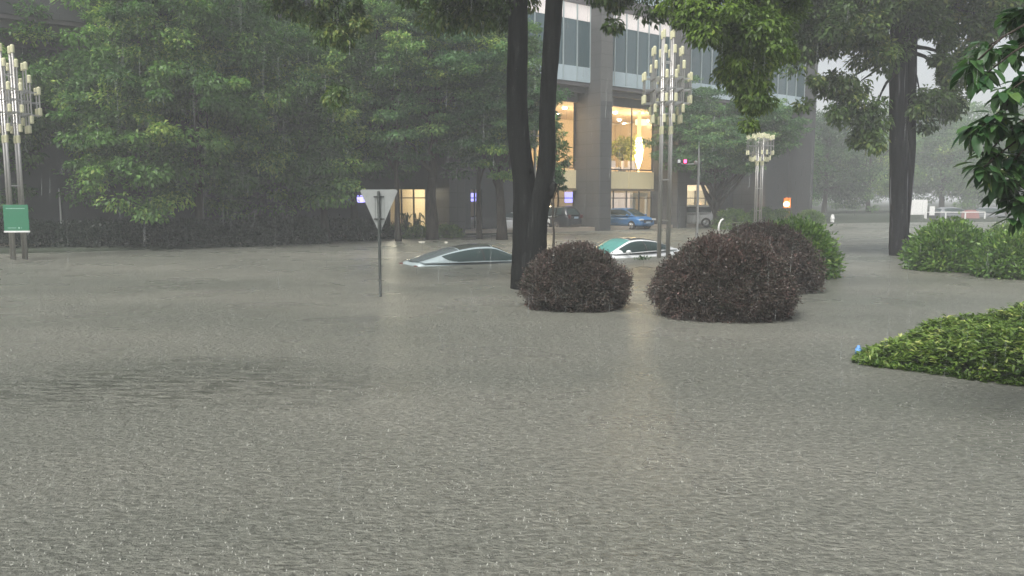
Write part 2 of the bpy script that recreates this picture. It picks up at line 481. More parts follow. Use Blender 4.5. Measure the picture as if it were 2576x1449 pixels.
# ------------------------------------------------------------------ ground and water
SHORE = [(-1200, 642), (0, 640), (300, 632), (600, 622), (900, 603), (1150, 594), (1300, 588), (1500, 577), (1720, 571), (1900, 568), (2150, 561), (2576, 558), (3700, 556)]
def shore_dist(ratio):
    vx = 1288 + ratio * FPX
    xs = [p[0] for p in SHORE]; ys = [p[1] for p in SHORE]
    vy = np.interp(vx, xs, ys)
    return G(1288, float(vy)).y
def build_ground():
    ratios = np.linspace(-1.3, 1.3, 81)
    rows = [-30, 0, 10, 20, 28]
    V = []; F = []
    offs = [-6, -2, -.6, .2, 1.0, 3, 8, 20, 60, 200, 800, 3000]
    zo = [-1.0, -.55, -.2, -.03, .12, .22, .3, .3, .4, .5, .5, .5]
    allr = len(rows) + len(offs)
    for r in ratios:
        D = shore_dist(r)
        for q in rows:
            y = q if q < D - 7 else D - 7
            V.append((r * max(y, 40) if y < 40 else r * y, y, -1.0) if False else (r * (y + 45), y, -1.0))
        for k, off in enumerate(offs):
            y = D + off
            V.append((r * (y + 45 * max(0, 1 - (k + 1) / 4)), y, zo[k]))
    for i in range(len(ratios) - 1):
        for k in range(allr - 1):
            a = i * allr + k
            F.append((a, a + allr, a + allr + 1, a + 1))
    mb = MB(); mb.add(V, F)
    o = mb.build('ground', M['soil'], smooth=True); tag(o, kind='structure')
    # big base sheet out to the horizon
    mb = MB(); mb.add([(-4000, -300, -1.1), (4000, -300, -1.1), (4000, 5000, -1.1), (-4000, 5000, -1.1)], [(0, 1, 2, 3)])
    tag(mb.build('terrain', M['soil']), kind='structure')
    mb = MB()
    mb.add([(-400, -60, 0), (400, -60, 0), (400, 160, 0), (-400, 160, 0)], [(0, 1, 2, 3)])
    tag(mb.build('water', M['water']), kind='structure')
build_ground()

# ------------------------------------------------------------------ foliage
def unit(v):
    return v / np.maximum(np.linalg.norm(v, axis=-1, keepdims=True), 1e-9)

def leaf_verts(pos, tip, nrm, L, Wd, fold=0.15):
    """pos (N,3) leaf base, tip direction, approximate normal, length and width (N,)"""
    tip = unit(tip)
    side = unit(np.cross(nrm, tip))
    nn = np.cross(tip, side)
    L = L[:, None]; Wd = Wd[:, None]
    v = np.empty((len(pos), 4, 3))
    v[:, 0] = pos
    v[:, 1] = pos + tip * L * .45 + side * Wd * .5 + nn * L * fold
    v[:, 2] = pos + tip * L
    v[:, 3] = pos + tip * L * .45 - side * Wd * .5 + nn * L * fold
    return v

def leaf6(pos, tip, nrm, L, Wd, curve=.12, fold=.10):
    tip = unit(tip); side = unit(np.cross(nrm, tip)); nn = np.cross(tip, side)
    L = L[:, None]; Wd = Wd[:, None]
    v = np.empty((len(pos), 8, 3))
    v[:, 0] = pos
    v[:, 1] = pos + tip * L * .33 + side * Wd * .42 + nn * L * fold
    v[:, 2] = pos + tip * L * .70 + side * Wd * .40 + nn * L * (fold - curve * .5)
    v[:, 3] = pos + tip * L - nn * L * curve
    v[:, 4] = pos + tip * L * .70 - side * Wd * .40 + nn * L * (fold - curve * .5)
    v[:, 5] = pos + tip * L * .33 - side * Wd * .42 + nn * L * fold
    v[:, 6] = pos + tip * L * .33
    v[:, 7] = pos + tip * L * .70 - nn * L * curve * .5
    return v
L6F = ((0, 1, 6, 6), (0, 6, 5, 5))
L6Q = ((6, 1, 2, 7), (5, 6, 7, 4), (0, 1, 6, 5), (7, 2, 3, 4))

def clump_leaves(rng, cents, rads, per, size, droop=.35, flat=.6, tintc=None, outc=None, aspect=.5, spread=.35, size_var=.35):
    """leaves of many clumps: cents (K,3), rads (K,)"""
    K = len(cents)
    n = K * per
    ci = np.repeat(np.arange(K), per)
    u = unit(rng.normal(size=(n, 3)))
    r = rng.random(n) ** .45
    off = u * (r * rads[ci])[:, None]
    off[:, 2] *= flat
    pos = cents[ci] + off
    base_out = unit(off + 1e-4)
    if outc is not None:
        base_out = unit(base_out + .5 * unit(cents - outc)[ci])
    tip = base_out * .9 + rng.normal(size=(n, 3)) * .55
    tip[:, 2] -= droop
    nrm = rng.normal(size=(n, 3)) * spread + np.array([0, 0, 1.0]) + base_out * .35
    L = size * (1 - size_var + 2 * size_var * rng.random(n))
    tint = np.clip((tintc[ci] if tintc is not None else .45) + rng.normal(size=n) * .2, 0, 1)
    return pos, tip, nrm, L, L * aspect, tint

def crown_clumps(rng, lobes, nclump, rc, shell=.75):
    """lobes: list of (centre, (rx,ry,rz)); returns clump centres spread through the outer volume"""
    vol = np.array([l[1][0] * l[1][1] + l[1][1] * l[1][2] + l[1][0] * l[1][2] for l in lobes])
    pick = rng.choice(len(lobes), size=nclump, p=vol / vol.sum())
    c = np.array([l[0] for l in lobes], dtype=float)[pick]
    rr = np.array([l[1] for l in lobes], dtype=float)[pick]
    u = unit(rng.normal(size=(nclump, 3)))
    rad = shell + (1 - shell) * rng.random(nclump) ** .7
    inner = rng.random(nclump) < .22
    rad[inner] = rng.random(inner.sum()) * shell
    p = c + u * rr * rad[:, None]
    # bumpy outline
    p += rng.normal(size=p.shape) * rc * .35
    return p

def make_crown(name, rng, lobes, nclump, rc, per, size, mat, parent, flat=.6, droop=.35, aspect=.5, zmin=None, shell=.7, tint_var=.20, tint_mid=.42, centre=None, extra=None):
    p = crown_clumps(rng, lobes, nclump, rc, shell)
    if extra is not None: p = np.concatenate([p, extra])
    if zmin is not None: p = p[p[:, 2] > zmin]
    rads = rc * (.6 + .8 * rng.random(len(p)))
    tc = np.clip(tint_mid + rng.normal(size=len(p)) * tint_var, .05, .9)
    kk = rng.normal(size=(3, 3)) * 1.1 / max(1.2, rc * 2.2); ph = rng.random(3) * 6.28
    tc = np.clip(tc + .13 * sum(np.sin(p @ kk[i] + ph[i]) for i in range(3)), .03, .97)
    if centre is None: centre = np.mean([l[0] for l in lobes], axis=0)
    pos, tip, nrm, L, Wd, tint = clump_leaves(rng, p, rads, per, size, droop, flat, tc, centre, aspect)
    v = leaf_verts(pos, tip, nrm, L, Wd)
    return quads_obj(name, v, 4, mat, parent, tint), p

def limb(mb, a, b, r0, r1, rng, n=5, sag=.12, seg=7):
    a = Vector(a); b = Vector(b)
    pts = []; rads = []
    L = (b - a).length
    for i in range(n + 1):
        t = i / n
        q = a.lerp(b, t)
        q += Vector((rng.uniform(-1, 1), rng.uniform(-1, 1), rng.uniform(-.5, .5))) * L * .035 * (1 if 0 < i < n else 0)
        q.z += math.sin(t * PI) * L * sag
        pts.append(q); rads.append(r0 + (r1 - r0) * t)
    mb.tube(pts, rads, seg)

def trunk_mesh(h, r, rng, cents, forks=5, lean=(0, 0), fork_at=.42, mat=None, parent=None, zbase=-1.0, flare=1.35):
    mb = MB()
    pts = []; rads = []
    n = 9
    rr = random.Random(int(rng.integers(1e9)))
    for i in range(n + 1):
        t = i / n
        pts.append((lean[0] * t * h + rr.uniform(-.05, .05), lean[1] * t * h + rr.uniform(-.05, .05), zbase + (h - zbase) * t))
        rads.append(r * ((flare - (flare - 1) * min(1, t * 6)) * (1 - .75 * t)))
    mb.tube(pts, rads, 12, wob=.08, rng=rr)
    idx = rng.choice(len(cents), size=min(forks, len(cents)), replace=False)
    for k, i in enumerate(idx):
        t = fork_at + .5 * (k / max(1, forks))
        a = (lean[0] * t * h, lean[1] * t * h, zbase + (h - zbase) * t)
        c = cents[i]
        limb(mb, a, c, r * (1 - .75 * t) * .6, .02, rr, 6, .03)
    return mb.build('trunk', mat, parent, smooth=True)

def generic_tree(name, label, loc, H, crown_r, crown_z0, seed, mat, bark, nclump=170, rc=.75, per=190, size=.17, trunk_r=.2, nlobes=9, group=None, cat='tree', flat=.55, droop=.35, lean=(0, 0), zbase=-1.0, aspect=.5, squash=1.0, forks=16, shell=.7, fork_at=.3):
    rng = np.random.default_rng(seed)
    t = thing(name, label, cat, loc, 0, group)
    lobes = []
    ch = H - crown_z0
    cx, cy = lean[0] * H * .7, lean[1] * H * .7
    lobes.append(((cx, cy, crown_z0 + ch * .5), (crown_r * .72, crown_r * .72 * squash, ch * .46)))
    for k in range(nlobes):
        a = 2 * PI * k / nlobes + rng.uniform(-.4, .4)
        zz = crown_z0 + ch * rng.uniform(.15, .85)
        prof = math.sin(PI * min(.95, max(.12, (zz - crown_z0) / ch * .85 + .12))) ** .6
        rad = crown_r * .62 * prof
        s = rng.uniform(.32, .5)
        lobes.append(((cx + math.cos(a) * rad, cy + math.sin(a) * rad * squash, zz), (crown_r * s, crown_r * s, ch * s * .55)))
    cr, p = make_crown('crown', rng, lobes, nclump, rc, per, size, mat, t, flat=flat, droop=droop, aspect=aspect, shell=shell)
    trunk_mesh(H * .82, trunk_r, rng, p, forks, lean, fork_at, bark, t, zbase)
    return t

GL = 'trees along the flooded street in front of the building'
# big trees on the left, D 36..44
def D_at(vx, vy): return G(vx, vy)
left_specs = [
    ('tall dark broadleaf tree behind the lamp cluster at the left edge', 20, 38, 14.5, 5.2, 1.7, 11, 'leaf_mid', .21),
    ('broad dense dark green tree filling the left, tallest and fullest crown', 500, 37.5, 14.0, 5.7, 1.4, 12, 'leaf_mid', .20),
    ('shaded tree between the lamp cluster and the broad dense tree', 250, 42, 12.2, 4.8, 1.8, 13, 'leaf_dark', .21),
    ('slim pale green tree right of the broad dense tree', 815, 41, 10.2, 2.9, 1.8, 14, 'leaf_mid', .21),
    ('dark tree behind the triangular sign, leaning over the grey wall', 890, 45, 16, 4.2, 3.9, 15, 'leaf_dark', .20),
    ('dark tree in the back row behind the broad dense tree', 680, 44, 15.0, 4.6, 2.2, 16, 'leaf_dark', .22),
    ('dark tree in the back row at the far left', 110, 45, 16.0, 5.6, 2.4, 17, 'leaf_dark', .22),
]
for lab, vx, Y, H, r, z0, sd_, mt, sz in left_specs:
    p = W(vx, 500, Y)
    generic_tree('broadleaf_tree', lab, (p.x, Y, 0), H, r, z0, sd_, M[mt], M['bark_far'], nclump=int(110 + r * r * 17), rc=.72, per=210, size=sz, trunk_r=.22, zbase=-.4, nlobes=16, flat=.45, droop=.5, shell=.78)

# trees in the middle, before the building, with layered sprays
mid_specs = [
    ('layered green tree with a thin dark trunk right behind the triangular sign', 1000, 41.5, 15.5, 4.0, 5.2, 21, 'leaf_mid', .15, (-.01, 0)),
    ('layered green tree whose thick trunk stands right of the lit shop window', 1085, 43, 15.0, 4.4, 4.3, 22, 'leaf_cool', .30, (.01, 0)),
    ('small layered tree with a slender trunk near the submerged grey car', 1205, 44, 13.5, 3.6, 4.0, 23, 'leaf_mid', .15, (0, 0)),
    ('layered tree with a thick leaning trunk just left of the forked trunk', 1262, 43, 10.5, 3.3, 4.2, 24, 'leaf_cool', .28, (-.05, 0)),
]
for lab, vx, Y, H, r, z0, sd_, mt, tr, ln in mid_specs:
    p = W(vx, 500, Y)
    generic_tree('layered_tree', lab, (p.x, Y, 0), H, r, z0, sd_, M[mt], M['bark_far'], nclump=int(110 + r * r * 15), rc=.72, per=210, size=.175, trunk_r=tr, zbase=-.5, flat=.28, droop=.2, lean=ln, nlobes=10, forks=22)

# small tree seen right of the forked trunk
p = W(1392, 500, 36)
generic_tree('slender_tree', 'narrow leafy young tree half hidden by the forked trunk', (p.x, 36, 0), 5.9, .62, 2.6, 31, M['leaf_cool'], M['bark_far'], nclump=34, rc=.33, per=120, size=.14, trunk_r=.06, zbase=-.5, nlobes=5)

# round layered tree right of the lamp cluster
p = W(1803, 500, 60)
generic_tree('round_layered_tree', 'wide umbrella shaped tree with branching trunk behind the middle lamp clusters', (p.x, 60, 0), 10.4, 5.4, 3.3, 33, M['leaf_cool'], M['bark_far'], nclump=500, rc=.8, per=170, size=.22, trunk_r=.30, zbase=-.3, flat=.22, droop=.12, forks=40, nlobes=12, fork_at=.12)

# far hazy trees
far_protos = []
for i, (mt, sd_) in enumerate((('leaf_cool', 41), ('leaf_dark', 42), ('leaf_mid', 43))):
    far_protos.append((mt, sd_))
far_list = [
    (1950, 88, .92, 0, 'hazy tree behind the orange lit post'),
    (2075, 104, 1.12, 1, 'hazy rounded tree above the small white bollard'),
    (2185, 112, 1.05, 2, 'low hazy tree just left of the streaked trunk'),
    (2370, 118, 1.35, 0, 'hazy tree right of the streaked trunk over the white hoarding'),
    (2475, 112, 1.05, 2, 'hazy tree above the far barrier rail'),
    (2580, 116, 1.35, 1, 'hazy tree at the right edge behind the large leaves'),
    (2020, 150, 1.55, 2, 'faint tall tree far behind the round clipped bushes'),
    (2270, 165, 1.75, 1, 'faintest tree far behind the streaked trunk'),
    (2430, 170, 1.7, 2, 'faint tree far behind the barrier rail'),
    (2130, 185, 1.9, 0, 'faint tree far behind, seen above the small white bollard'),
    (1860, 130, 1.15, 1, 'faint tree seen beyond the umbrella shaped tree'),
]
protos = {}
for vx, Y, s, k, lab in far_list:
    p = W(vx, 500, Y)
    if k not in protos:
        mt, sd_ = far_protos[k]
        t = generic_tree('distant_tree', lab, (p.x, Y, .2), 12.0, 5.6, 1.2, sd_, M[mt], M['bark_far'], nclump=210, rc=1.1, per=120, size=.32, trunk_r=.3, zbase=-.5, nlobes=11)
        protos[k] = t
        base = t
    else:
        base = copy_tree(protos[k])
    base.location = (p.x, Y, .2)
    base.rotation_euler = (0, 0, vx * .37)
    base.scale = (s, s, s)
    tag(base, lab, 'tree', 'hazy trees beyond the flooded road')

# understory hedge under the left trees, coloured dark for the shade there
def shrub(name, label, loc, size, seed, mat, nleaf, leaf, cat='bush', group=None, sprigs=30, aspect=.5, flat_top=0.0, under=.25, droop=.1, lumps=10):
    """dense bush: leaves in the outer shell of a lumpy dome"""
    rng = np.random.default_rng(seed)
    t = thing(name, label, cat, loc, 0, group)
    sx, sy, sz = size[0] / 2 - leaf * 1.2, size[1] / 2 - leaf * 1.2, size[2] - leaf * .9
    per = 26
    nt_ = max(8, nleaf // per); nleaf = nt_ * per
    u = unit(rng.normal(size=(nt_, 3)))
    u[:, 2] = np.where(u[:, 2] < -.72, -u[:, 2], u[:, 2])
    ph = rng.random((lumps, 3)) * 6.28; kv = rng.normal(size=(lumps, 3)) * 5.0
    lump = sum(np.sin(u @ kv[i] + ph[i, 0]) for i in range(lumps)) / math.sqrt(lumps)
    r = (1 - .38 * rng.random(nt_) ** 2.0) * (1 + .055 * lump) + rng.normal(size=nt_) * .028
    pos = u * r[:, None]
    pos[:, :2] *= (1 - .11 * np.clip(pos[:, 2:3], 0, 1))
    pos *= np.array([sx, sy, sz * .58])
    pos[:, 2] += sz * .42
    ci = np.repeat(np.arange(nt_), per)
    un = unit(u / np.array([sx, sy, sz * .58]))
    off = rng.normal(size=(nleaf, 3)) * leaf * 1.05
    off = off * .75 + un[ci] * (rng.random((nleaf, 1)) * leaf * 2.2)
    pos = pos[ci] + off; u = u[ci]; lump = lump[ci] + rng.normal(size=nt_)[ci] * 1.1
    tip = unit(off + un[ci] * leaf * .8) + rng.normal(size=(nleaf, 3)) * .4; tip[:, 2] += .25 - droop
    nrm = u + rng.normal(size=(nleaf, 3)) * .5 + np.array([0, 0, .4])
    L = leaf * (.65 + .7 * rng.random(nleaf))
    tint = np.clip(.40 + .13 * lump + rng.normal(size=nleaf) * .2, 0, 1)
    vs = [leaf_verts(pos, tip, nrm, L, L * aspect)]; ts = [tint]
    tw = MB()
    rr = random.Random(seed)
    for k in range(sprigs):
        a = rr.uniform(0, 2 * PI); e = rr.uniform(.45, 1.45)
        d = Vector((math.cos(a) * math.cos(e), math.sin(a) * math.cos(e), math.sin(e)))
        b = Vector((d.x * sx * (.9 - .1 * d.z), d.y * sy * (.9 - .1 * d.z), d.z * sz * .54 + sz * .42))
        ln = rr.uniform(.04, .22) * sz
        dd = (d + Vector((rr.uniform(-.3, .3), rr.uniform(-.3, .3), .7))).normalized()
        tipp = b + dd * ln
        tw.tube([b, b.lerp(tipp, .5), tipp], [.006, .004, .002], 4)
        m = int(8 + ln / leaf * 3)
        tt = np.linspace(.1, 1, m)[:, None]
        pp = np.array(b)[None] + np.array(tipp - b)[None] * tt
        td = np.array(dd)[None] * .5 + rng.normal(size=(m, 3)) * .8
        l2 = leaf * (.6 + .4 * rng.random(m))
        vs.append(leaf_verts(pp, td, rng.normal(size=(m, 3)) * .5 + np.array([0, 0, 1.]), l2, l2 * aspect)); ts.append(np.clip(.5 + rng.normal(size=m) * .2, 0, 1))
    # stems below
    for k in range(1 if sprigs == 0 else 14):
        a = rr.uniform(0, 2 * PI); q = rr.uniform(.1, .7)
        tw.tube([(math.cos(a) * sx * .2, math.sin(a) * sy * .2, -1.0), (math.cos(a) * sx * q * .7, math.sin(a) * sy * q * .7, sz * .2), (math.cos(a) * sx * q, math.sin(a) * sy * q, sz * .75)], [.025, .015, .006], 5)
    tw.build('twigs', M['bark_far'], t)
    quads_obj('foliage', np.concatenate(vs), 4, mat, t, np.concatenate(ts))
    return t

hp = [(-20, 633, 5.5, 1.5), (160, 630, 5.0, 1.3), (330, 627, 5.2, 1.5), (500, 622, 5.2, 1.4), (660, 616, 5, 1.5), (800, 608, 4.6, 1.3), (905, 602, 3.6, 1.1)]
for i, (vx, vy, w, h) in enumerate(hp):
    q = G(vx, vy)
    shrub('hedge', ['shade-coloured hedge behind the poles of the left lamp cluster', 'shade-coloured hedge by the thin white leaning pole', 'shade-coloured hedge under the shaded tree, left of the broad tree', 'shade-coloured hedge under the middle of the broad dense tree', 'shade-coloured hedge under the right side of the broad dense tree', 'shade-coloured hedge under the slim pale green tree', 'shade-coloured hedge just left of the triangular sign pole'][i],
          (q.x, q.y + 1.0, -.1), (w * 1.15, 2.0, h * .8), 60 + i, M['leaf_shade'], 9000, .13, 'hedge', 'shade-coloured hedges under the left trees', sprigs=0)

# low green shrubs at the foot of the lit shop
for i, (vx, vy, w, h, lab) in enumerate([(998, 598, 1.3, .65, 'low green shrub beside the thin dark trunk by the lit shop'), (1046, 601, 1.5, .62, 'low green shrub in front of the silhouetted plants'), (1125, 599, 1.7, .62, 'low green shrub right of the thick trunk by the shop')]):
    q = G(vx, vy)
    shrub('low_shrub', lab, (q.x, q.y + .6, -.05), (w, 1.2, h), 80 + i, M['leaf_shrub'], 3500, .09, 'shrub', 'low shrubs in front of the lit shop', sprigs=6)

# round clipped bushes in the distance
for i, (vx, vy, wpx, hpx, lab) in enumerate([
    (1852, 578, 96, 46, 'round clipped bush furthest left of the far row, by the white curved pipe'),
    (1925, 574, 70, 48, 'round clipped bush right beside the distant lamp cluster poles'),
    (1972, 572, 66, 40, 'round clipped bush in front of the orange lit post'),
    (2050, 570, 66, 36, 'lone round clipped bush left of the small white bollard')]):
    q = G(vx, vy); k = FPX / q.y
    shrub('clipped_bush', lab, (q.x, q.y + 1.0, 0), (wpx / k, 2.2, hpx / k), 90 + i, M['leaf_shrub'], 6000, .10, 'bush', 'round clipped bushes beyond the water', sprigs=0, lumps=4)

# maroon bushes and neighbours in the water
def water_bush(vx, vyb, wpx, hpx, dep, name, lab, mat, seed, nleaf, leaf, group, **kw):
    q = G(vx, vyb); yy = q.y + dep * .42; k = FPX / yy
    q2 = W(vx, 500, yy)
    return shrub(name, lab, (q2.x, yy, -.12), (wpx / k, dep, hpx / k + .12), seed, mat, nleaf, leaf, 'bush', group, **kw)
gm = 'maroon bushes standing in the flood water'
water_bush(1447, 786, 266, 150, 1.9, 'maroon_bush', 'smaller round maroon bush at the foot of the forked tree trunk', M['leaf_red'], 101, 80000, .042, gm, sprigs=70, aspect=.56)
water_bush(1832, 812, 350, 190, 2.4, 'maroon_bush', 'largest maroon bush, in front, right of the gap in the water', M['leaf_red'], 102, 115000, .042, gm, sprigs=50, aspect=.56)
water_bush(1925, 742, 286, 158, 2.6, 'maroon_bush', 'maroon bush behind and to the right of the largest one', M['leaf_red'], 103, 75000, .044, gm, sprigs=40, aspect=.56)
gg = 'green bushes standing in the flood water'
water_bush(2008, 702, 176, 118, 1.9, 'green_bush', 'green bush poking out behind the maroon bushes', M['leaf_shrub'], 104, 12000, .14, gg, sprigs=60, aspect=.42)
water_bush(2398, 686, 192, 100, 2.2, 'green_bush', 'rounded green bush just right of the streaked tree trunk', M['leaf_shrub'], 105, 15000, .135, gg, sprigs=30, aspect=.45)
water_bush(2592, 704, 226, 94, 1.9, 'green_bush', 'green bush cut off by the right edge of the picture', M['leaf_shrub'], 106, 15000, .135, gg, sprigs=30, aspect=.45)
water_bush(2560, 640, 170, 62, 2.2, 'green_bush', 'paler green bush behind the two bushes at the right edge', M['leaf_shrub'], 107, 12000, .11, gg, sprigs=10, aspect=.45)

# near yellow-green hedge bed
def near_hedge():
    rng = np.random.default_rng(7)
    t = thing('flowering_hedge', 'low spreading yellow green hedge of leaf rosettes at the lower right', 'hedge', (6.6, 12.5, 0))
    # outline on the water as picture points of the bed edge
    edge = [G(2150, 912), G(2195, 922), (G(2330, 938)), G(2450, 957), G(2600, 975), G(2760, 985)]
    back = [G(2840, 830), G(2700, 815), G(2560, 815), G(2420, 838), G(2290, 862), G(2175, 888)]
    poly = [(p.x, p.y) for p in edge + back]
    n = len(poly)
    def inside(P):
        c = np.zeros(len(P), bool)
        j = n - 1
        for i in range(n):
            xi, yi = poly[i]; xj, yj = poly[j]
            cond = ((yi > P[:, 1]) != (yj > P[:, 1])) & (P[:, 0] < (xj - xi) * (P[:, 1] - yi) / (yj - yi + 1e-9) + xi)
            c ^= cond; j = i
        return c
    def edist(P):
        d = np.full(len(P), 1e9)
        for i in range(n):
            a = np.array(poly[i]); b = np.array(poly[(i + 1) % n])
            ab = b - a; tt = np.clip(((P - a) @ ab) / (ab @ ab), 0, 1)
            d = np.minimum(d, np.linalg.norm(P - (a + tt[:, None] * ab), axis=1))
        return d
    lo = np.min(poly, axis=0); hi = np.max(poly, axis=0)
    P = lo + (hi - lo) * rng.random((42000, 2)); P = P[inside(P)][:7800]
    d = edist(P)
    hmax = .40 + .05 * np.sin(P[:, 0] * 3.1 + 1) + .05 * np.sin(P[:, 1] * 2.7)
    rise = np.clip((P[:, 0] - lo[0]) / 1.6, 0, 1)
    hmax = hmax * (.45 + .5 * rise) + .05 * np.sin(P[:, 0] * 7 + P[:, 1] * 5)
    z = hmax * np.minimum(1, (d / .55)) ** .6
    depth = rng.random(len(P)) ** 1.6 * .34
    z = np.maximum(z - depth, .0) + .01
    K = len(P)
    per = 8
    idx = np.repeat(np.arange(K), per)
    ang = rng.random(K * per) * 2 * PI
    elev = rng.uniform(-.1, .75, K * per)
    outw = P - np.array([(lo[0] + hi[0]) / 2 + .8, (lo[1] + hi[1]) / 2]); outw /= np.linalg.norm(outw, axis=1)[:, None] + 1e-9
    edgef = np.clip(1 - d / .5, 0, 1)
    tip = np.stack([np.cos(ang) * np.cos(elev), np.sin(ang) * np.cos(elev), np.sin(elev)], 1)
    tip[:, :2] += (outw * edgef[:, None] * .8)[idx]
    pos = np.stack([P[idx, 0], P[idx, 1], z[idx]], 1) - np.array(t.location)
    pos += rng.normal(size=pos.shape) * .012
    nrm = np.array([0, 0, 1.]) + rng.normal(size=pos.shape) * .3
    L = .088 * (.5 + .85 * rng.random(K * per))
    tcl = np.clip(.36 + rng.normal(size=K) * .20 + np.where(depth < .04, .18, -.08), 0, 1)
    v = leaf6(pos, tip, nrm, L, L * .34, .15, .06)
    quads_obj('foliage', v, 8, M['leaf_hedge'], t, np.clip(tcl[idx] + rng.normal(size=K * per) * .1, 0, 1), L6Q)
    mb = MB(); rr = random.Random(5)
    for k in range(260):
        i = rr.randrange(K)
        a = (P[i, 0] - t.location.x, P[i, 1] - t.location.y, -.3)
        mb.tube([a, (a[0] + rr.uniform(-.1, .1), a[1] + rr.uniform(-.1, .1), max(.05, z[i] - .02))], [.01, .005], 4)
    mb.build('twigs', M['bark_far'], t)['kind'] = 'stuff'
near_hedge()

# ------------------------------------------------------------------ forked tree in the middle
def fork_tree():
    Y = 19.6
    base = W(1328, 500, Y)
    loc = Vector((base.x, Y, 0))
    t = thing('forked_tree', 'dark forked tree trunk in the middle with overhanging branches', 'tree', loc)
    def P(vx, vy, dy=0): return W(vx, vy, Y + dy) - loc
    k = Y / FPX
    mb = MB(); rr = random.Random(3)
    def path(pts, dy0=0):
        out = []; rad = []
        for (x, y, w) in pts:
            out.append(P(x, y, dy0)); rad.append(w * k / 2)
        # resample smoothly
        o2 = []; r2 = []
        n = len(out)
        for i in range(n - 1):
            p0, p1, p2, p3 = out[max(i - 1, 0)], out[i], out[i + 1], out[min(i + 2, n - 1)]
            for s in range(5):
                u = s / 5
                q = .5 * ((2 * p1) + (p2 - p0) * u + (2 * p0 - 5 * p1 + 4 * p2 - p3) * u * u + (3 * p1 - p0 - 3 * p2 + p3) * u ** 3)
                o2.append(q); r2.append(rad[i] + (rad[i + 1] - rad[i]) * u)
        o2.append(out[-1]); r2.append(rad[-1])
        return o2, r2
    a, b = path([(1322, 830, 90), (1322, 740, 82), (1322, 690, 76), (1324, 620, 74), (1322, 540, 66), (1317, 450, 56), (1304, 350, 54), (1300, 250, 52), (1302, 120, 49), (1303, 0, 46), (1300, -150, 42), (1290, -420, 30), (1270, -700, 14)])
    mb.tube(a, b, 18, wob=.05, rng=rr)
    a, b = path([(1336, 830, 80), (1338, 720, 70), (1342, 650, 66), (1345, 590, 60), (1352, 530, 54), (1368, 460, 48), (1376, 380, 42), (1376, 300, 40), (1381, 200, 40), (1388, 100, 42), (1394, 0, 42), (1402, -150, 38), (1430, -420, 26), (1470, -700, 12)], -.12)
    mb.tube(a, b, 18, wob=.05, rng=rr)
    # stub on the right stem and knot on the left stem
    mb.tube([P(1374, 486, -.12), P(1388, 470, -.2), P(1397, 461, -.25)], [.2, .13, .05], 10, wob=.05, rng=rr)
    mb.tube([P(1330, 430, -.1), P(1338, 425, -.15)], [.16, .05], 8, wob=.05, rng=rr)
    # roots flare
    for ax, ay in ((1300, 735), (1362, 742), (1385, 735)):
        mb.tube([P(1330, 640, -.1), P((1330 + ax) / 2 + 4, 690, -.2), P(ax, ay, -.25)], [.3, .2, .10], 10, wob=.05, rng=rr)
    rng = np.random.default_rng(17)
    # crown: mostly above the frame, its skirts hang into view
    def L(vx, vy, dy, rx, ry, rz):
        c = P(vx, vy, dy); return ((c.x, c.y, c.z), (rx, ry, rz))
    lobes_dark = [
        L(1150, -70, -1.0, 1.5, 1.5, .95), L(1245, -30, .5, .8, .8, .9), L(1100, 10, 0, .5, .6, .75), L(1185, 30, .3, .45, .5, .62), L(1075, -20, 1, .5, .5, .6),
        L(1340, -40, 1.2, .6, .6, .8),
        L(1480, -75, 0, 1.3, 1.2, .75), L(1590, -10, -.5, .62, .6, .75), L(1545, 22, -.4, .38, .4, .5), L(1625, 40, -.8, .30, .3, .38),
        L(1330, -330, 0, 3.4, 3.4, 2.0), L(1100, -260, 0, 2.6, 2.4, 1.3), L(1560, -270, 0, 2.8, 2.6, 1.4)]
    cr, p = make_crown('crown', rng, lobes_dark, 300, .34, 230, .145, M['leaf_warm'], t, flat=.8, droop=.9, aspect=.42, shell=.5)
    # branch over the left: olive hanging tips
    lob2 = [L(730, -60, .4, .7, .6, .7), L(745, 15, .4, .28, .3, .35), L(815, -20, 0, .55, .5, .6), L(835, 60, 0, .42, .4, .45), L(850, 130, 0, .26, .3, .42), L(880, 30, .2, .35, .4, .5), L(700, 0, .5, .3, .3, .25), L(780, -130, 0, 1.5, 1.2, .8), L(845, 215, 0, .13, .2, .35)]
    cr2, p2 = make_crown('hanging_branch', rng, lob2, 82, .25, 170, .135, M['leaf_warm'], t, flat=.85, droop=1.0, aspect=.42, shell=.4)
    # branch over the right: hanging foliage, its stronger daylight put into the leaf colour
    def L(vx, vy, dy, rx, ry, rz, up=58):
        c = P(vx, vy - up, dy); return ((c.x, c.y, c.z), (rx, ry, rz))
    lob3 = [L(1800, 10, -2, .9, .8, .9), L(1900, 60, -2, .85, .8, 1.0), L(1790, 115, -2.2, .62, .6, .55), L(1880, 170, -2, .68, .6, .7), L(1930, 150, -1.6, .42, .5, .7), L(1845, 235, -1.8, .40, .4, .45), L(1905, 270, -1.8, .40, .4, .5), L(1905, 320, -1.8, .22, .25, .25),
            L(1735, 95, -2.2, .38, .4, .33), L(1985, 55, -1.2, .5, .5, .6), L(1820, -130, -1, 2.0, 1.6, 1.0), L(1965, 200, -1.4, .22, .3, .35)]
    cr3, p3 = make_crown('hanging_branch', rng, lob3, 235, .27, 200, .135, M['leaf_lit'], t, flat=.8, droop=.9, aspect=.42, shell=.4, tint_mid=.52)
    cr3['label'] = 'green outer branch with daylight put into its leaf colour'
    A = P(1392, 0); B = P(1302, 60)
    for i in rng.choice(len(p), 34, replace=False): limb(mb, P(1402, -150) if p[i][0] > 0 else P(1300, -150), p[i], .09, .012, rr, 6, .05, 6)
    k0 = P(800, -200, .2); limb(mb, P(1300, -200), k0, .16, .07, rr, 8, .08)
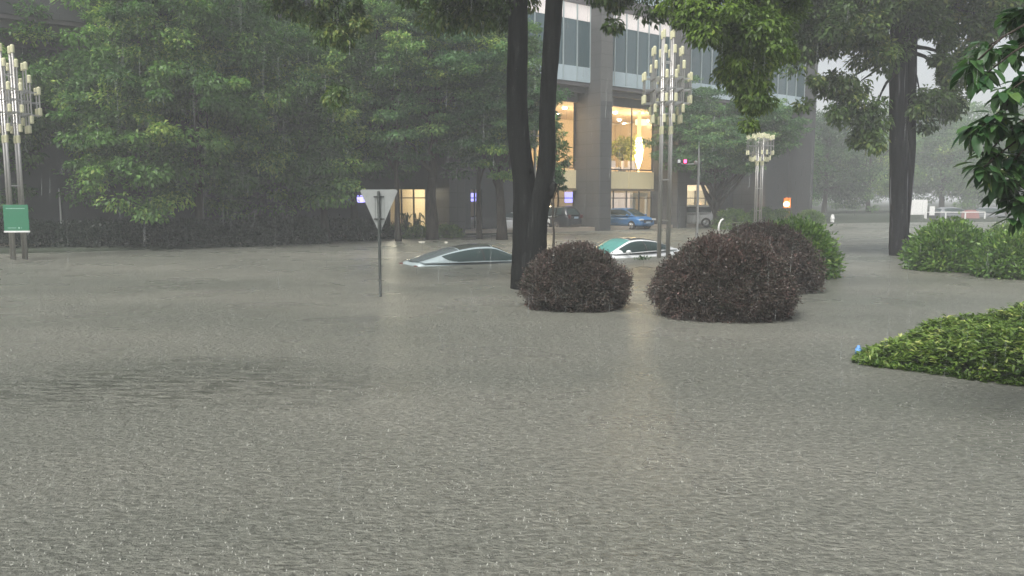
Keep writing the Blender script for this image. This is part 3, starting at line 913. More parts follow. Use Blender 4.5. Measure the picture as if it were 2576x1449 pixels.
    for i in rng.choice(len(p2), 20, replace=False): limb(mb, k0, p2[i], .04, .008, rr, 5, .02, 5)
    k1 = P(1830, -120, -1.8); limb(mb, P(1402, -150), k1, .17, .08, rr, 8, .08)
    for i in rng.choice(len(p3), 34, replace=False): limb(mb, k1, p3[i], .045, .008, rr, 5, .04, 5)
    mb.build('trunk', M['bark_dark'], t, smooth=True)
fork_tree()

# ------------------------------------------------------------------ streaked tree at the right
def streak_tree():
    Y = 31.0
    base = W(2264, 500, Y)
    loc = Vector((base.x, Y, 0))
    t = thing('streaked_tree', 'tall double stemmed tree with rain streaked bark at the right', 'tree', loc)
    def P(vx, vy, dy=0): return W(vx, vy, Y + dy) - loc
    k = Y / FPX
    mb = MB(); rr = random.Random(9)
    def tb(pts, dy):
        o = [P(x, y, dy) for x, y, w in pts]; r = [w * k / 2 for x, y, w in pts]
        o2 = []; r2 = []
        for i in range(len(o) - 1):
            for s in range(4):
                u = s / 4; o2.append(o[i].lerp(o[i + 1], u)); r2.append(r[i] * (1 - u) + r[i + 1] * u)
        o2.append(o[-1]); r2.append(r[-1])
        mb.tube(o2, r2, 16, wob=.06, rng=rr)
    tb([(2262, 700, 52), (2261, 640, 46), (2261, 560, 42), (2260, 420, 42), (2260, 280, 42), (2261, 120, 42), (2262, 40, 38), (2258, -120, 32), (2240, -400, 16)], 0)
    tb([(2288, 700, 34), (2280, 640, 24), (2276, 580, 20), (2282, 480, 26), (2288, 380, 28), (2289, 250, 30), (2290, 120, 32), (2292, 40, 32), (2310, -120, 26), (2350, -360, 12)], .1)
    for x, y in ((2303, 648), (2240, 650)):
        mb.tube([P(2276, 590, -.05), P((2280 + x) / 2, 625, -.1), P(x, y + 10, -.1)], [.2, .16, .09], 8)
    rng = np.random.default_rng(27)
    def L(vx, vy, dy, rx, ry, rz):
        c = P(vx, vy, dy); return ((c.x, c.y, c.z), (rx, ry, rz))
    lobes = [L(2080, 30, -1, 2.1, 1.6, 1.3), L(2060, 110, -1.2, .9, .9, .55), L(2130, 95, -1, 1.0, .9, .8), L(2190, 90, -1, .9, .8, 1.0), L(2205, 160, -1, .6, .6, .6),
             L(2080, 215, -.8, .9, .7, .55), L(2040, 235, -.8, .5, .5, .35), L(2125, 240, -.8, .65, .6, .65), L(2110, 290, -.8, .38, .4, .4),
             L(2200, 275, -1, .62, .6, .8), L(2215, 345, -.8, .50, .5, .65), L(2190, 330, -.8, .3, .3, .4),
             L(2330, 60, -.4, 1.2, 1.0, 1.2), L(2370, 150, -.4, 1.0, .8, .8), L(2345, 250, -.4, .80, .7, .8), L(2330, 310, -.4, .62, .5, .6), L(2400, 240, -.3, .42, .5, .4),
             L(2420, 60, 0, .9, .8, .45), L(2500, 40, 0, 1.2, .9, .9), L(2440, 120, -.2, .8, .7, .5), L(2400, 190, -.2, .5, .5, .45), L(2560, 30, .5, 1.2, .9, 1.0), L(2260, 20, -1.4, 1.2, .8, .9), L(2150, -40, 0, 2.6, 2, 1.0), L(2400, -20, 0, 2.4, 2, .8),
             L(1985, 50, -.8, .9, .8, .9), L(2005, 130, -.8, .6, .6, .6), L(1965, -10, -.6, .8, .8, .8), L(2270, -240, 0, 4.5, 4.0, 2.2), L(2010, -60, -.5, 1.3, 1.3, 1.0)]
    cr, p = make_crown('crown', rng, lobes, 640, .46, 165, .20, M['leaf_warm'], t, flat=.75, droop=.8, aspect=.5, shell=.45)
    for i in rng.choice(len(p), 60, replace=False):
        q = p[i]; z0 = max(7.8, min(9.5, q[2] + .8))
        limb(mb, (0.1, 0, z0), q, .09, .012, rr, 6, .04, 6)
    mb.build('trunk', M['bark_wet'], t, smooth=True)
streak_tree()

# ------------------------------------------------------------------ large-leaved tree at the right edge
def big_leaf_tree():
    Y = 7.2
    loc = Vector((5.6, Y, 0))
    t = thing('large_leaved_tree', 'tree with large drooping glossy leaves hanging in at the right edge', 'tree', loc)
    rng = np.random.default_rng(37)
    rr = random.Random(37)
    mb = MB()
    mb.tube([(0, .2, -1), (0, .15, 1), (-.05, .1, 2.6), (-.15, .05, 4.2), (-.2, 0, 5.4)], [.14, .12, .10, .08, .04], 12, wob=.04, rng=rr)
    def P(vx, vy, dy=0): return W(vx, vy, Y + dy) - loc
    ends = []
    # leaf clusters at branch ends: picture point of cluster, depth, count, droop
    cl = [(2560, 40, .4, 26), (2480, 120, .1, 14), (2545, 130, .3, 18), (2475, 190, 0, 13), (2450, 160, 0, 9), (2530, 235, -.2, 18), (2580, 200, 0, 20), (2500, 300, -.2, 20), (2460, 330, -.2, 15),
          (2560, 320, -.1, 24), (2490, 380, -.1, 18), (2545, 400, 0, 22), (2585, 440, .1, 22), (2475, 420, -.2, 12), (2530, 470, 0, 18), (2560, 505, 0, 20), (2515, 440, -.1, 14), (2600, 380, .2, 26), (2620, 520, .2, 24), (2600, 100, .4, 26), (2640, 250, .2, 30), (2600, 20, .3, 22), (2555, 540, 0, 10)]
    cl += [(2700 + 60 * (k % 6) + 20 * rr.random(), 60 + 500 * rr.random(), rr.uniform(-.9, .9), 18) for k in range(26)]
    pos = []; tip = []; L = []; nr = []
    for vx, vy, dy, n in cl:
        c = P(vx, vy, dy)
        limb(mb, (-.1, 0, min(4.6, max(2.2, c.z + .7))), c, .022, .007, rr, 5, .08, 5)
        for i in range(int(n * 1.9)):
            a = rr.uniform(0, 2 * PI); e = rr.uniform(-1.35, .25)
            d = (math.cos(a) * math.cos(e), math.sin(a) * math.cos(e), math.sin(e))
            pos.append((c.x + rr.uniform(-.06, .06), c.y + rr.uniform(-.06, .06), c.z + rr.uniform(-.04, .06)))
            tip.append(d); L.append(rr.uniform(.13, .25)); nr.append((d[0] * .6 + rr.uniform(-.3, .3), d[1] * .6 + rr.uniform(-.3, .3), 1))
    pos = np.array(pos); tip = np.array(tip); L = np.array(L); nr = np.array(nr)
    v = leaf6(pos, tip, nr, L, L * .40, .18, .05)
    quads_obj('crown', v, 8, M['leaf_big'], t, np.clip(.35 + rng.normal(size=len(L)) * .25, 0, 1), L6Q)
    mb.build('trunk', M['bark_far'], t, smooth=True)
big_leaf_tree()

# ------------------------------------------------------------------ lamp clusters
def lamp_proto(label, top=(.63, 1.0, 1.55, 2.15), bot=(-.50, -.85, -1.2, -1.6), zm=6.15):
    t = thing('lamp_cluster', label, 'street lamp')
    sp = .336
    def gp(i): return (i - 2.5) * sp
    cells = {}
    for i, j in [(2, 0), (3, 0), (0, 2), (0, 3), (5, 2), (5, 3), (2, 5), (3, 5)]: cells[(i, j)] = 0
    for i, j in [(1, 1), (4, 1), (1, 4), (4, 4)]: cells[(i, j)] = 1
    for i, j in [(2, 1), (3, 1), (1, 2), (1, 3), (4, 2), (4, 3), (2, 4), (3, 4)]: cells[(i, j)] = 2
    for i, j in [(2, 2), (3, 2), (2, 3), (3, 3)]: cells[(i, j)] = 3
    pm_ = MB()
    for (i, j), lv in cells.items():
        if lv == 3:
            m = MB()
            m.tube([(gp(i), gp(j), -1.0), (gp(i), gp(j), zm + top[3] - .28)], .048, 12)
            m.build('pole', M['steel_dark'], t, smooth=True)
        else:
            pm_.tube([(gp(i), gp(j), zm + bot[lv] + .1), (gp(i), gp(j), zm + top[lv] - .2)], .026, 8)
    pm_.build('tube_frame', M['steel_dark'], t)
    for z in (.40, 0.0, -.48):
        br = MB()
        for j in range(6):
            xs = [i for (i, jj) in cells if jj == j]
            br.box(((gp(min(xs)) + gp(max(xs))) / 2, gp(j), zm + z), (gp(max(xs)) - gp(min(xs)) + .03, .035, .035))
        for i in range(6):
            ys = [j for (ii, j) in cells if ii == i]
            br.box((gp(i), (gp(min(ys)) + gp(max(ys))) / 2, zm + z - .03), (.035, gp(max(ys)) - gp(min(ys)) + .03, .03))
        br.build('crossbar_grid', M['steel'], t)
    for z in (zm + top[2] - .55, zm - .85, 2.9, 1.4):
        br = MB()
        br.box((0, gp(2), z), (sp, .03, .04)); br.box((0, gp(3), z), (sp, .03, .04))
        br.box((gp(2), 0, z - .035), (.03, sp, .04)); br.box((gp(3), 0, z - .035), (.03, sp, .04))
        br.build('pole_brace', M['steel'], t)
    r, h = .062, .30
    for (i, j), lv in cells.items():
        for side, z in ((1, zm + top[lv] - h), (0, zm + bot[lv])):
            m = MB()
            prof = [(r, 0), (r, h * .85), (r * .8, h * .95), (r * .35, h)] if side else [(r * .8, 0), (r, .02), (r, h - .02), (r * .8, h)]
            m.lathe((gp(i), gp(j), z), prof, 12)
            m.build('lamp_shade', M['frost'], t)
    return t
lp = None; lp2 = None
for vx, Y, rz, lab in [(1672, 29.8, 0.0, 'tall steel lamp cluster rising before the shop front, right of the white car roof'),
                       (38, 29.0, .78, 'steel lamp cluster with a green board at the left edge'),
                       (1908, 54.0, .05, 'small distant lamp cluster above the clipped bushes'),
                       (1338, 45.0, .1, 'lamp cluster glimpsed through the fork of the dark trunk'),
                       (2533, 84.0, .1, 'faraway lamp cluster glimpsed behind the large leaves')]:
    if vx in (1908, 2533):
        if lp2 is None: lp2 = o = lamp_proto(lab, (.72, .62, .78, .86), (-.62, -.98, -1.05, -1.3), 5.72)
        else: o = copy_tree(lp2)
    elif lp is None: lp = o = lamp_proto(lab)
    else: o = copy_tree(lp)
    q = W(vx, 500, Y)
    o.location = (q.x, Y, 0); o.rotation_euler = (0, 0, rz)
    o.scale = (1.12, 1.12, .92) if vx < 100 else (1, 1, 1)
    tag(o, lab, 'street lamp', 'lamp clusters of frosted tubes')

# green board on the left lamp
q = W(41, 550, 28.45)
t = thing('notice_board', 'green notice board with a white lower edge strapped to the left lamp poles', 'sign', (q.x, q.y, q.z), .12)
mb = MB(); mb.box((0, 0, 0), (.84, .03, .98), bev=.008); mb.build('panel', M['board_green'], t)
mb = MB(); mb.box((0, -.003, -.46), (.86, .04, .06)); mb.build('lower_rail', M['white'], t)
mb = MB(); rr = random.Random(2)
x = -.30
while x < .30:
    w = rr.uniform(.025, .04); mb.box((x, -.018, .36), (w, .006, .028)); x += w + .012
x = -.28
while x < -.02:
    w = rr.uniform(.02, .035); mb.box((x, -.018, -.33), (w, .006, .02)); x += w + .012
mb.box((.08, -.018, -.33), (.05, .006, .05)); mb.box((.16, -.018, -.33), (.02, .006, .02))
mb.build('lettering', pm('pale_lettering', (.42, .62, .52), .5), t)
mb = MB(); mb.box((0, .05, .2), (.5, .07, .03)); mb.box((0, .05, -.2), (.5, .07, .03)); mb.build('bracket', M['steel'], t)

# thin white pole in the dark at the left
q = G(152, 617)
mb = MB(); a = W(148, 475, q.y - 1); b = W(154, 566, q.y - 1)
mb.tube([tuple(a), tuple(a.lerp(b, .5) + Vector((.01, 0, 0))), tuple(b), tuple(b + (b - a) * .65)], [.03, .035, .035, .03], 8)
o = mb.build('white_pole', M['white']); tag(o, 'thin white pole leaning slightly in the dark under the left trees', 'pole')

# ------------------------------------------------------------------ triangular sign seen from behind
def tri_sign():
    q = G(958, 746)
    Y = q.y
    t = thing('triangular_sign', 'triangular traffic sign seen from behind on a slim pole in the water', 'traffic sign', (q.x, Y, 0), -.06)
    k = Y / FPX
    def lz(vy): return W(958, vy, Y).z
    ztop, zbot = lz(477), lz(583)
    s = 93 * k / 2
    # rounded triangle plate
    cor = [(-s + .04, ztop - .04), (s - .04, ztop - .04), (0, zbot + .06)]
    out = []
    rad = .042
    angs = [(150, 90), (90, 30), (-30, -150)]
    angs = [(90, 215), (-35, 90), (-145, -35)]
    for (cx, cz), (a0, a1) in zip([cor[0], cor[2], cor[1]], [(90, 207), (207, 333), (-27, 90)]):
        for i in range(7):
            a = R(a0 + (a1 - a0) * i / 6); out.append((cx + rad * math.cos(a), cz + rad * math.sin(a)))
    n = len(out)
    V = [(x, -.004, z) for x, z in out] + [(x, .004, z) for x, z in out]
    F = [tuple(range(n)), tuple(range(2 * n - 1, n - 1, -1))] + [(i, i + n, (i + 1) % n + n, (i + 1) % n) for i in range(n)]
    mb = MB(); mb.add(V, F); mb.build('plate', M['sign_back'], t)
    mb = MB(); mb.tube([(0, -.045, -1.0), (0, -.045, ztop - .05)], .034, 14); mb.tube([(0, -.045, ztop - .05), (0, -.045, ztop - .03)], [.034, .02], 14); mb.build('pole', M['pole_dark'], t, smooth=False)
    for z in (lz(495), lz(551)):
        mb = MB(); mb.box((0, -.02, z), (.23, .03, .03)); mb.box((0, -.082, z), (.09, .008, .035)); mb.build('bracket', M['bracket'], t)
    mb = MB()
    for x in (-.10, .10): mb.box((x, -.012, (lz(495) + lz(551)) / 2), (.028, .014, lz(490) - lz(556)))
    mb.build('channel', M['sign_back'], t)
tri_sign()

# ------------------------------------------------------------------ traffic signal pole
def signal():
    Y = 39.5
    q = W(1755, 500, Y)
    t = thing('signal_pole', 'slim grey pole with a short signal arm showing a red light', 'traffic light', (q.x, Y, 0))
    def z(vy): return W(1755, vy, Y).z
    k = Y / FPX
    mb = MB(); mb.tube([(0, 0, -1), (0, 0, z(398))], [.075, .06], 12); mb.tube([(0, 0, z(398)), (0, 0, z(372))], [.04, .035], 10); mb.tube([(0, 0, z(372)), (0, 0, z(356))], [.02, .012], 8)
    mb.build('pole', M['steel'], t)
    mb = MB(); mb.tube([(0, 0, z(412)), (-30 * k, 0, z(413)), (-52 * k, 0, z(411))], [.028, .025, .02], 8); mb.build('arm', M['steel'], t)
    for dx, lit in ((-34, 1), (-49, 0)):
        mb = MB(); mb.box((dx * k, 0, z(406)), (.20, .13, .24), bev=.02); h = mb.build('signal_head', M['bracket'], t)
        mb = MB(); mb.box((dx * k, -.075, z(406)), (.13, .02, .16), bev=.01); mb.build('lens', M['red_glow'] if lit else M['lamp_clear'], h)
    mb = MB(); mb.box((-7 * k, 0, z(408)), (.16, .12, .12), bev=.02); mb.build('camera_box', M['steel'], t)
signal()

# ------------------------------------------------------------------ building
def building():
    th = R(52)      # angle of the facade from the view axis
    dx, dy = math.sin(th), math.cos(th)
    nx, ny = dy, -dx           # outward normal
    O = W(1443, 500, 57.0); ox, oy = O.x, 57.0
    rz = math.atan2(dy, dx)
    t = thing('office_building', 'large grey building with deep columns, glazed bands and a lit ground floor shop', 'building', (ox, oy, 0), rz)
    # local frame: +x along facade to the right/away, -y outward to the camera
    Hc = 26.0
    colx = [-23.4, -12.3, 0.0, 8.1, 18.0]
    for i, x in enumerate(colx):
        mb = MB(); mb.box((x + .58, -1.3, Hc / 2 - .5), (1.15, 2.6, Hc), bev=.03); c = mb.build('column', M['column'], t)
        mb = MB(); mb.box((x + .58, -2.612, Hc / 2 + 4), (1.07, .02, Hc - 9.6)); mb.build('front_panel', M['column_side'], c)
    x0, x1 = -56, 26
    Lh = x1 - x0; xc = (x0 + x1) / 2
    # floor slab, back wall
    mb = MB(); mb.box((xc, 4.5, -.4), (Lh, 13.4, 1.3)); mb.build('floor_slab', M['int_floor'], t)
    mb = MB(); mb.box((xc, 11.5, 5), (Lh, .3, 10.4)); mb.build('rear_wall', M['int_wall'], t)
    for xe in (x0 - .2, x1 + .2):
        mb = MB(); mb.box((xe, 4.5, Hc / 2), (.4, 14.0, Hc)); mb.build('end_wall', M['wall'], t)
    mb = MB(); mb.box((xc, 5.2, Hc + .1), (Lh, 13.0, .3)); mb.build('roof', M['wall'], t)
    mb = MB(); mb.box((xc, 11.8, Hc / 2 + 5), (Lh, .3, Hc - 10)); mb.build('rear_wall', M['wall'], t)
    # ceiling of the second floor hall and beams
    mb = MB(); mb.box((xc, 5.6, 9.3), (Lh, 11.2, .3)); mb.build('hall_ceiling', pm('hall_ceiling', (.62, .5, .36), .7), t)
    mb = MB(); mb.box((xc, 5.0, 4.02), (Lh, 9.0, .3)); mb.build('mezzanine_slab', M['int_floor'], t)
    mb = MB(); mb.box((xc, -.15, 9.35), (Lh, .34, .9)); mb.box((xc, -.75, 9.93), (Lh, 1.5, .22)); mb.box((xc, -.9, 9.65), (Lh, .3, .4)); mb.build('soffit_beam', M['beam'], t)
    bays = []
    for i in range(len(colx) - 1): bays.append((colx[i] + 1.16, colx[i + 1], i))
    bays.append((x0, colx[0], 99)); bays.append((colx[-1] + 1.16, x1, 98))
    for a, b, i in bays:
        w = b - a; c = (a + b) / 2
        if i == 99:
            mb = MB(); mb.box((c, -1.4, Hc / 2 + 5), (w, .3, Hc - 10)); mb.build('wall_panel', M['wall'], t); continue
        # upper glazed band: blue panel, teal glass, white lit strip
        for lvl in range(3):
            zb = 10.06 + lvl * 6.0
            if zb + 1 > Hc: break
            mb = MB(); mb.box((c, -1.5, zb + .52), (w, .12, 1.0)); mb.build('spandrel_panel', M['spandrel'], t)
            mb = MB(); mb.box((c, -1.45, zb + 2.55), (w, .08, 3.04)); g = mb.build('window', M['teal_glass'], t)
            mm = MB(); n = max(2, int(round(w / 1.25)))
            for k in range(n + 1): mm.box((a + w * k / n * .998 + .03, -1.56, zb + 2.6), (.07, .08, 4.98))
            mm.build('mullion', M['mullion'], g)
            mb = MB(); mb.box((c, -1.45, zb + 4.6), (w, .08, 1.02)); mb.build('transom_light', pm('pale_transom', (.66, .62, .60), .4, emis=(1, .9, .84), es=.22) if lvl == 0 else M['spandrel'], t)
            mb = MB(); mb.box((c, -1.35, zb + 5.54), (w, .5, .84)); mb.build('spandrel_beam', M['beam'] if lvl == 0 else M['wall_up'], t)

    def wallseg(a, b, z0, z1):
        mb = MB(); mb.box(((a + b) / 2, -.1, (z0 + z1) / 2), (b - a, .3, z1 - z0)); mb.build('wall_panel', M['wall'], t)
    def upper(a, b, z0=4.32, z1=8.9):
        w = b - a; c = (a + b) / 2
        mb = MB(); mb.box((c, .02, (z0 + z1) / 2), (w, .03, z1 - z0)); g = mb.build('window', M['glass_clear'], t)
        mm = MB(); n = max(1, int(round(w / 2.6)))
        for k in range(n + 1): mm.box((a + .04 + k * (w - .08) / n, -.02, (z0 + z1) / 2), (.06, .08, z1 - z0))
        mm.box((c, -.02, z0 + .04), (w, .08, .08))
        mm.build('mullion', M['bracket'], g)
    def fascia(a, b):
        w = b - a; n = max(3, int(w // 1.3)); mb = MB()
        for k in range(n):
            ww = w / n; mb.box((a + ww * (k + .5), -.12 - .03 * (k % 2), 3.58), (ww - .03, .26, 1.26))
        mb.build('fascia', M['cream'], t)
        mb = MB(); mb.box(((a + b) / 2, -.16, 2.86), (w, .3, .16)); mb.build('fascia_trim', pm('brown_trim', (.22, .17, .10), .6), t)
    def shop(a, b, z1=2.75, step=1.25):
        w = b - a; c = (a + b) / 2
        mb = MB(); mb.box((c, .02, .2 + z1 / 2), (w, .03, z1 - .2)); g = mb.build('window', M['glass_clear'], t)
        mm = MB(); n = max(2, int(w // step))
        for k in range(n + 1): mm.box((a + .04 + k * (w - .08) / n, -.03, .2 + z1 / 2), (.07, .1, z1 - .2))
        mm.box((c, -.04, 2.25), (w, .08, .06)); mm.build('window_frame', M['bracket'], g)
    for a, b in [(x0, colx[0]), (colx[0] + 1.16, -14.95)]:
        wallseg(a, b, .25, 8.9)
    shop(-14.95, -12.3, 2.75, .8); wallseg(-14.95, -12.3, 2.76, 4.7); wallseg(-13.9, -12.3, 4.7, 8.9); wallseg(-14.95, -13.9, 6.9, 8.9); upper(-14.95, -13.9, 4.7, 6.9)
    wallseg(-11.14, -9.1, .25, 8.9); wallseg(-9.1, -8.2, 2.8, 8.9); shop(-9.1, -8.2, 2.75, 1.0); wallseg(-8.2, -4.4, .25, 8.9)
    upper(-4.4, 0); fascia(-4.4, 0); shop(-4.4, 0)
    upper(1.16, 8.1); fascia(1.16, 8.1); shop(1.16, 8.1)
    upper(9.26, 11.5); wallseg(11.5, 18, 3.3, 8.9); fascia(9.26, 11.45); shop(9.26, 16); wallseg(16, 18, .25, 3.3); wallseg(19.16, x1, .25, 8.9)
    def LX(vx, y):
        r = (vx - 1288) / FPX
        # ox + x*dx + y*nx' = r*(oy + x*dy + y*ny')
        ax = ox - y * nx; ay = oy - y * ny
        return (r * ay - ax) / (dx - r * dy)
    # characters panel on the fascia: small pale block lettering
    fx = 2.2
    mb = MB()
    mb.box((fx, -.30, 3.55), (1.25, .03, .05)); mb.box((fx - .3, -.30, 3.85), (.22, .03, .22)); mb.box((fx + .1, -.30, 3.85), (.22, .03, .22)); mb.box((fx + .45, -.30, 3.85), (.1, .03, .25))
    mb.box((fx, -.30, 3.35), (1.25, .03, .03))
    mb.build('lettering', pm('faded_letters', (.35, .33, .2), .6), t)
    for x in (-16.0, -10.6, -5.0, 15.6):
        mb = MB(); mb.box((x, 5.75, 4.6), (.25, 11.0, 8.9)); mb.build('partition_wall', M['int_wall'], t)
    mb = MB()
    a = LX(1538, .9); b = LX(1582, .9); n = 30
    for k in range(n): mb.box((a + (b - a) * k / n, .9 + .05 * math.sin(k * 1.9), 1.5), ((b - a) / n * .85, .05 + .03 * (k % 3), 2.3))
    mb.build('curtain', M['curtain'], t)
    mb = MB(); x = LX(1590, .5); mb.box((x, .5, 1.45), (.3, .3, 2.4)); mb.box((x + 1.5, .5, 1.45), (.12, .2, 2.4)); mb.box((x + .75, .5, 2.5), (1.2, .2, .3)); mb.build('door_frame', M['white'], t)
    mb = MB(); mb.box((LX(1432, .6), .6, 2.3), (.9, .05, .75)); mb.build('violet_screen', M['violet_glow'], t)
    mb = MB(); mb.box((LX(1193, .5), .5, 2.3), (1.2, .05, .55)); mb.build('violet_screen', M['violet_glow'], t)
    rr = random.Random(5)
    for k, vx in enumerate((884, 892, 901, 911, 921)):
        mb = MB(); x = LX(vx, -.3); hh = rr.uniform(.18, .34)
        mb.box((x, -.3, 2.15), (.22, .05, hh)); mb.box((x + .02, -.3, 2.15 + hh * .5 + .06), (.12, .05, .05)); mb.build('sign_letter', M['violet_glow'], t)
    for (vx, y, z) in [(1543, 4, 9.1), (1553, 8, 9.1), (1576, 10.5, 9.1), (1622, 7, 9.1), (1612, 10, 9.1), (1418, 4, 9.1), (1400, 8, 9.1), (1566, 10.3, 9.1)]:
        mb = MB(); mb.lathe((LX(vx, y), y, z - .10), [(.12, 0), (.17, .04), (.17, .09)], 12); mb.build('downlight', M['bulb'], t)
    mb = MB(); mb.box((LX(1608, 2.6), 2.6, 8.3), (1.0, .5, .45), bev=.05); mb.build('ceiling_lantern', M['warm_sign'], t)
    def light(x, y, z, e, col, rad=.6):
        l = bpy.data.lights.new('room_light', 'POINT'); l.energy = e; l.color = col; l.shadow_soft_size = rad
        o = bpy.data.objects.new('room_light', l); C.objects.link(o); o.parent = t; o.location = (x, y, z)
    warm = (1, .74, .45)
    light(5, 3.5, 7.6, 480, warm); light(10.5, 3.5, 7.6, 520, warm); light(-1, 3.5, 7.6, 460, warm)
    light(4, 2.6, 2.9, 170, (1, .88, .75), .4); light(8.0, 3.0, 2.9, 150, (1, .85, .65), .4); light(-.5, 2.6, 2.9, 190, (1, .82, .52), .5); light(-13.0, 3.0, 2.7, 260, (1, .88, .66), .4); light(-8, 2.6, 2.6, 40, (.75, .75, 1), .3); light(13, 2.6, 2.9, 160, (1, .98, .92), .4)
    return t, (ox, oy, rz), LX
bt, (box_, boy_, brz), LX = building()
def BL(x, y, z):
    c, s = math.cos(brz), math.sin(brz)
    return (box_ + x * c - y * s, boy_ + x * s + y * c, z)

# chandelier in the upstairs hall
c0 = BL(LX(1603, 1.8), 1.8, 0)
t = thing('chandelier', 'tall glowing chandelier hanging in the upstairs hall', 'chandelier', (c0[0], c0[1], 4.6))
mb = MB(); mb.lathe((0, 0, 0), [(.05, .0), (.12, .25), (.22, .5), (.30, .9), (.33, 1.5), (.28, 2.1), (.16, 2.4)], 14); mb.build('shade', M['chandelier'], t)
mb = MB(); mb.lathe((0, 0, 2.4), [(.16, 0), (.15, .9), (.12, 1.9), (.10, 2.0)], 12); mb.build('stem', M['orange_glow'], t)
mb = MB(); mb.tube([(0, 0, -.3), (0, 0, 0)], [.08, .05], 10); mb.build('finial', M['warm_sign'], t)
l = bpy.data.lights.new('chandelier_light', 'POINT'); l.energy = 120; l.color = (1, .7, .35); l.shadow_soft_size = .35
lo = bpy.data.objects.new('chandelier_light', l); C.objects.link(lo); lo.parent = t; lo.location = (0, -.6, 1.4)
# indoor plants and hall furniture
c0 = BL(LX(1562, 2.4), 2.4, 4.2)
t = thing('indoor_plant', 'leafy indoor plant behind the upstairs glass', 'plant', c0)
rng = np.random.default_rng(77)
lob = [((0, 0, 1.9), (1.2, .8, .9)), ((-.9, .2, 1.5), (.8, .6, .7)), ((.9, .1, 2.3), (.7, .6, .5))]
make_crown('crown', rng, lob, 70, .25, 60, .16, leafmat('indoor_leaf', (.22, .28, .05), (.42, .46, .12), (.6, .6, .2)), t, flat=.8)
mb = MB(); mb.tube([(0, 0, .2), (.05, 0, 1.0), (0, 0, 1.9)], [.06, .05, .03], 8); mb.build('trunk', M['bark_far'], t)
mb = MB(); mb.lathe((0, 0, 0), [(.28, 0), (.36, .45), (.33, .47)], 12); mb.build('pot', M['pot'], t)
for i, vx in enumerate((1545, 1572, 1588)):
    c0 = BL(LX(vx, 1.0), 1.0, 4.17)
    t = thing('armchair', ['pale armchair left of the upstairs plant', 'pale armchair in the middle of the upstairs window', 'pale armchair nearest the glowing chandelier'][i], 'armchair', c0, brz + i, 'armchairs behind the upstairs glass')
    mb = MB(); mb.box((0, 0, .3), (.6, .6, .2), bev=.05); mb.build('seat', M['curtain'], t)
    mb = MB(); mb.box((0, .27, .6), (.6, .12, .6), bev=.05); mb.build('backrest', M['curtain'], t)
    mb = MB()
    for a in (-.25, .25):
        for b in (-.25, .25): mb.tube([(a, b, 0), (a, b, .22)], .02, 6)
    mb.build('leg_frame', M['bracket'], t)

# ------------------------------------------------------------------ cars
def smooth_interp(x, xs, ys):
    """monotone-ish cubic through points"""
    xs = np.array(xs, float); ys = np.array(ys, float)
    m = np.gradient(ys, xs)
    i = np.clip(np.searchsorted(xs, x) - 1, 0, len(xs) - 2)
    h = xs[i + 1] - xs[i]; t = np.clip((x - xs[i]) / h, 0, 1)
    return ((2 * t**3 - 3 * t**2 + 1) * ys[i] + (t**3 - 2 * t**2 + t) * h * m[i] + (-2 * t**3 + 3 * t**2) * ys[i + 1] + (t**3 - t**2) * h * m[i + 1])

def grid_part(name, P, mask, mat, parent, off=0.0, N=None):
    ny, nx = mask.shape
    Q = P + (N * off if N is not None else 0)
    used = np.zeros(P.shape[:2], bool)
    jj, ii = np.nonzero(mask)
    if len(jj) == 0: return None
    idx = -np.ones(P.shape[:2], int)
    for a, b in ((0, 0), (1, 0), (1, 1), (0, 1)): used[jj + a, ii + b] = True
    idx[used] = np.arange(used.sum())
    F = np.stack([idx[jj, ii], idx[jj, ii + 1], idx[jj + 1, ii + 1], idx[jj + 1, ii]], 1)
    me = bpy.data.meshes.new(name)
    me.from_pydata(Q[used].tolist(), [], F.tolist())
    me.polygons.foreach_set('use_smooth', np.ones(len(F), bool))
    me.materials.append(mat); me.update()
    o = bpy.data.objects.new(name, me); C.objects.link(o); o.parent = parent
    return o

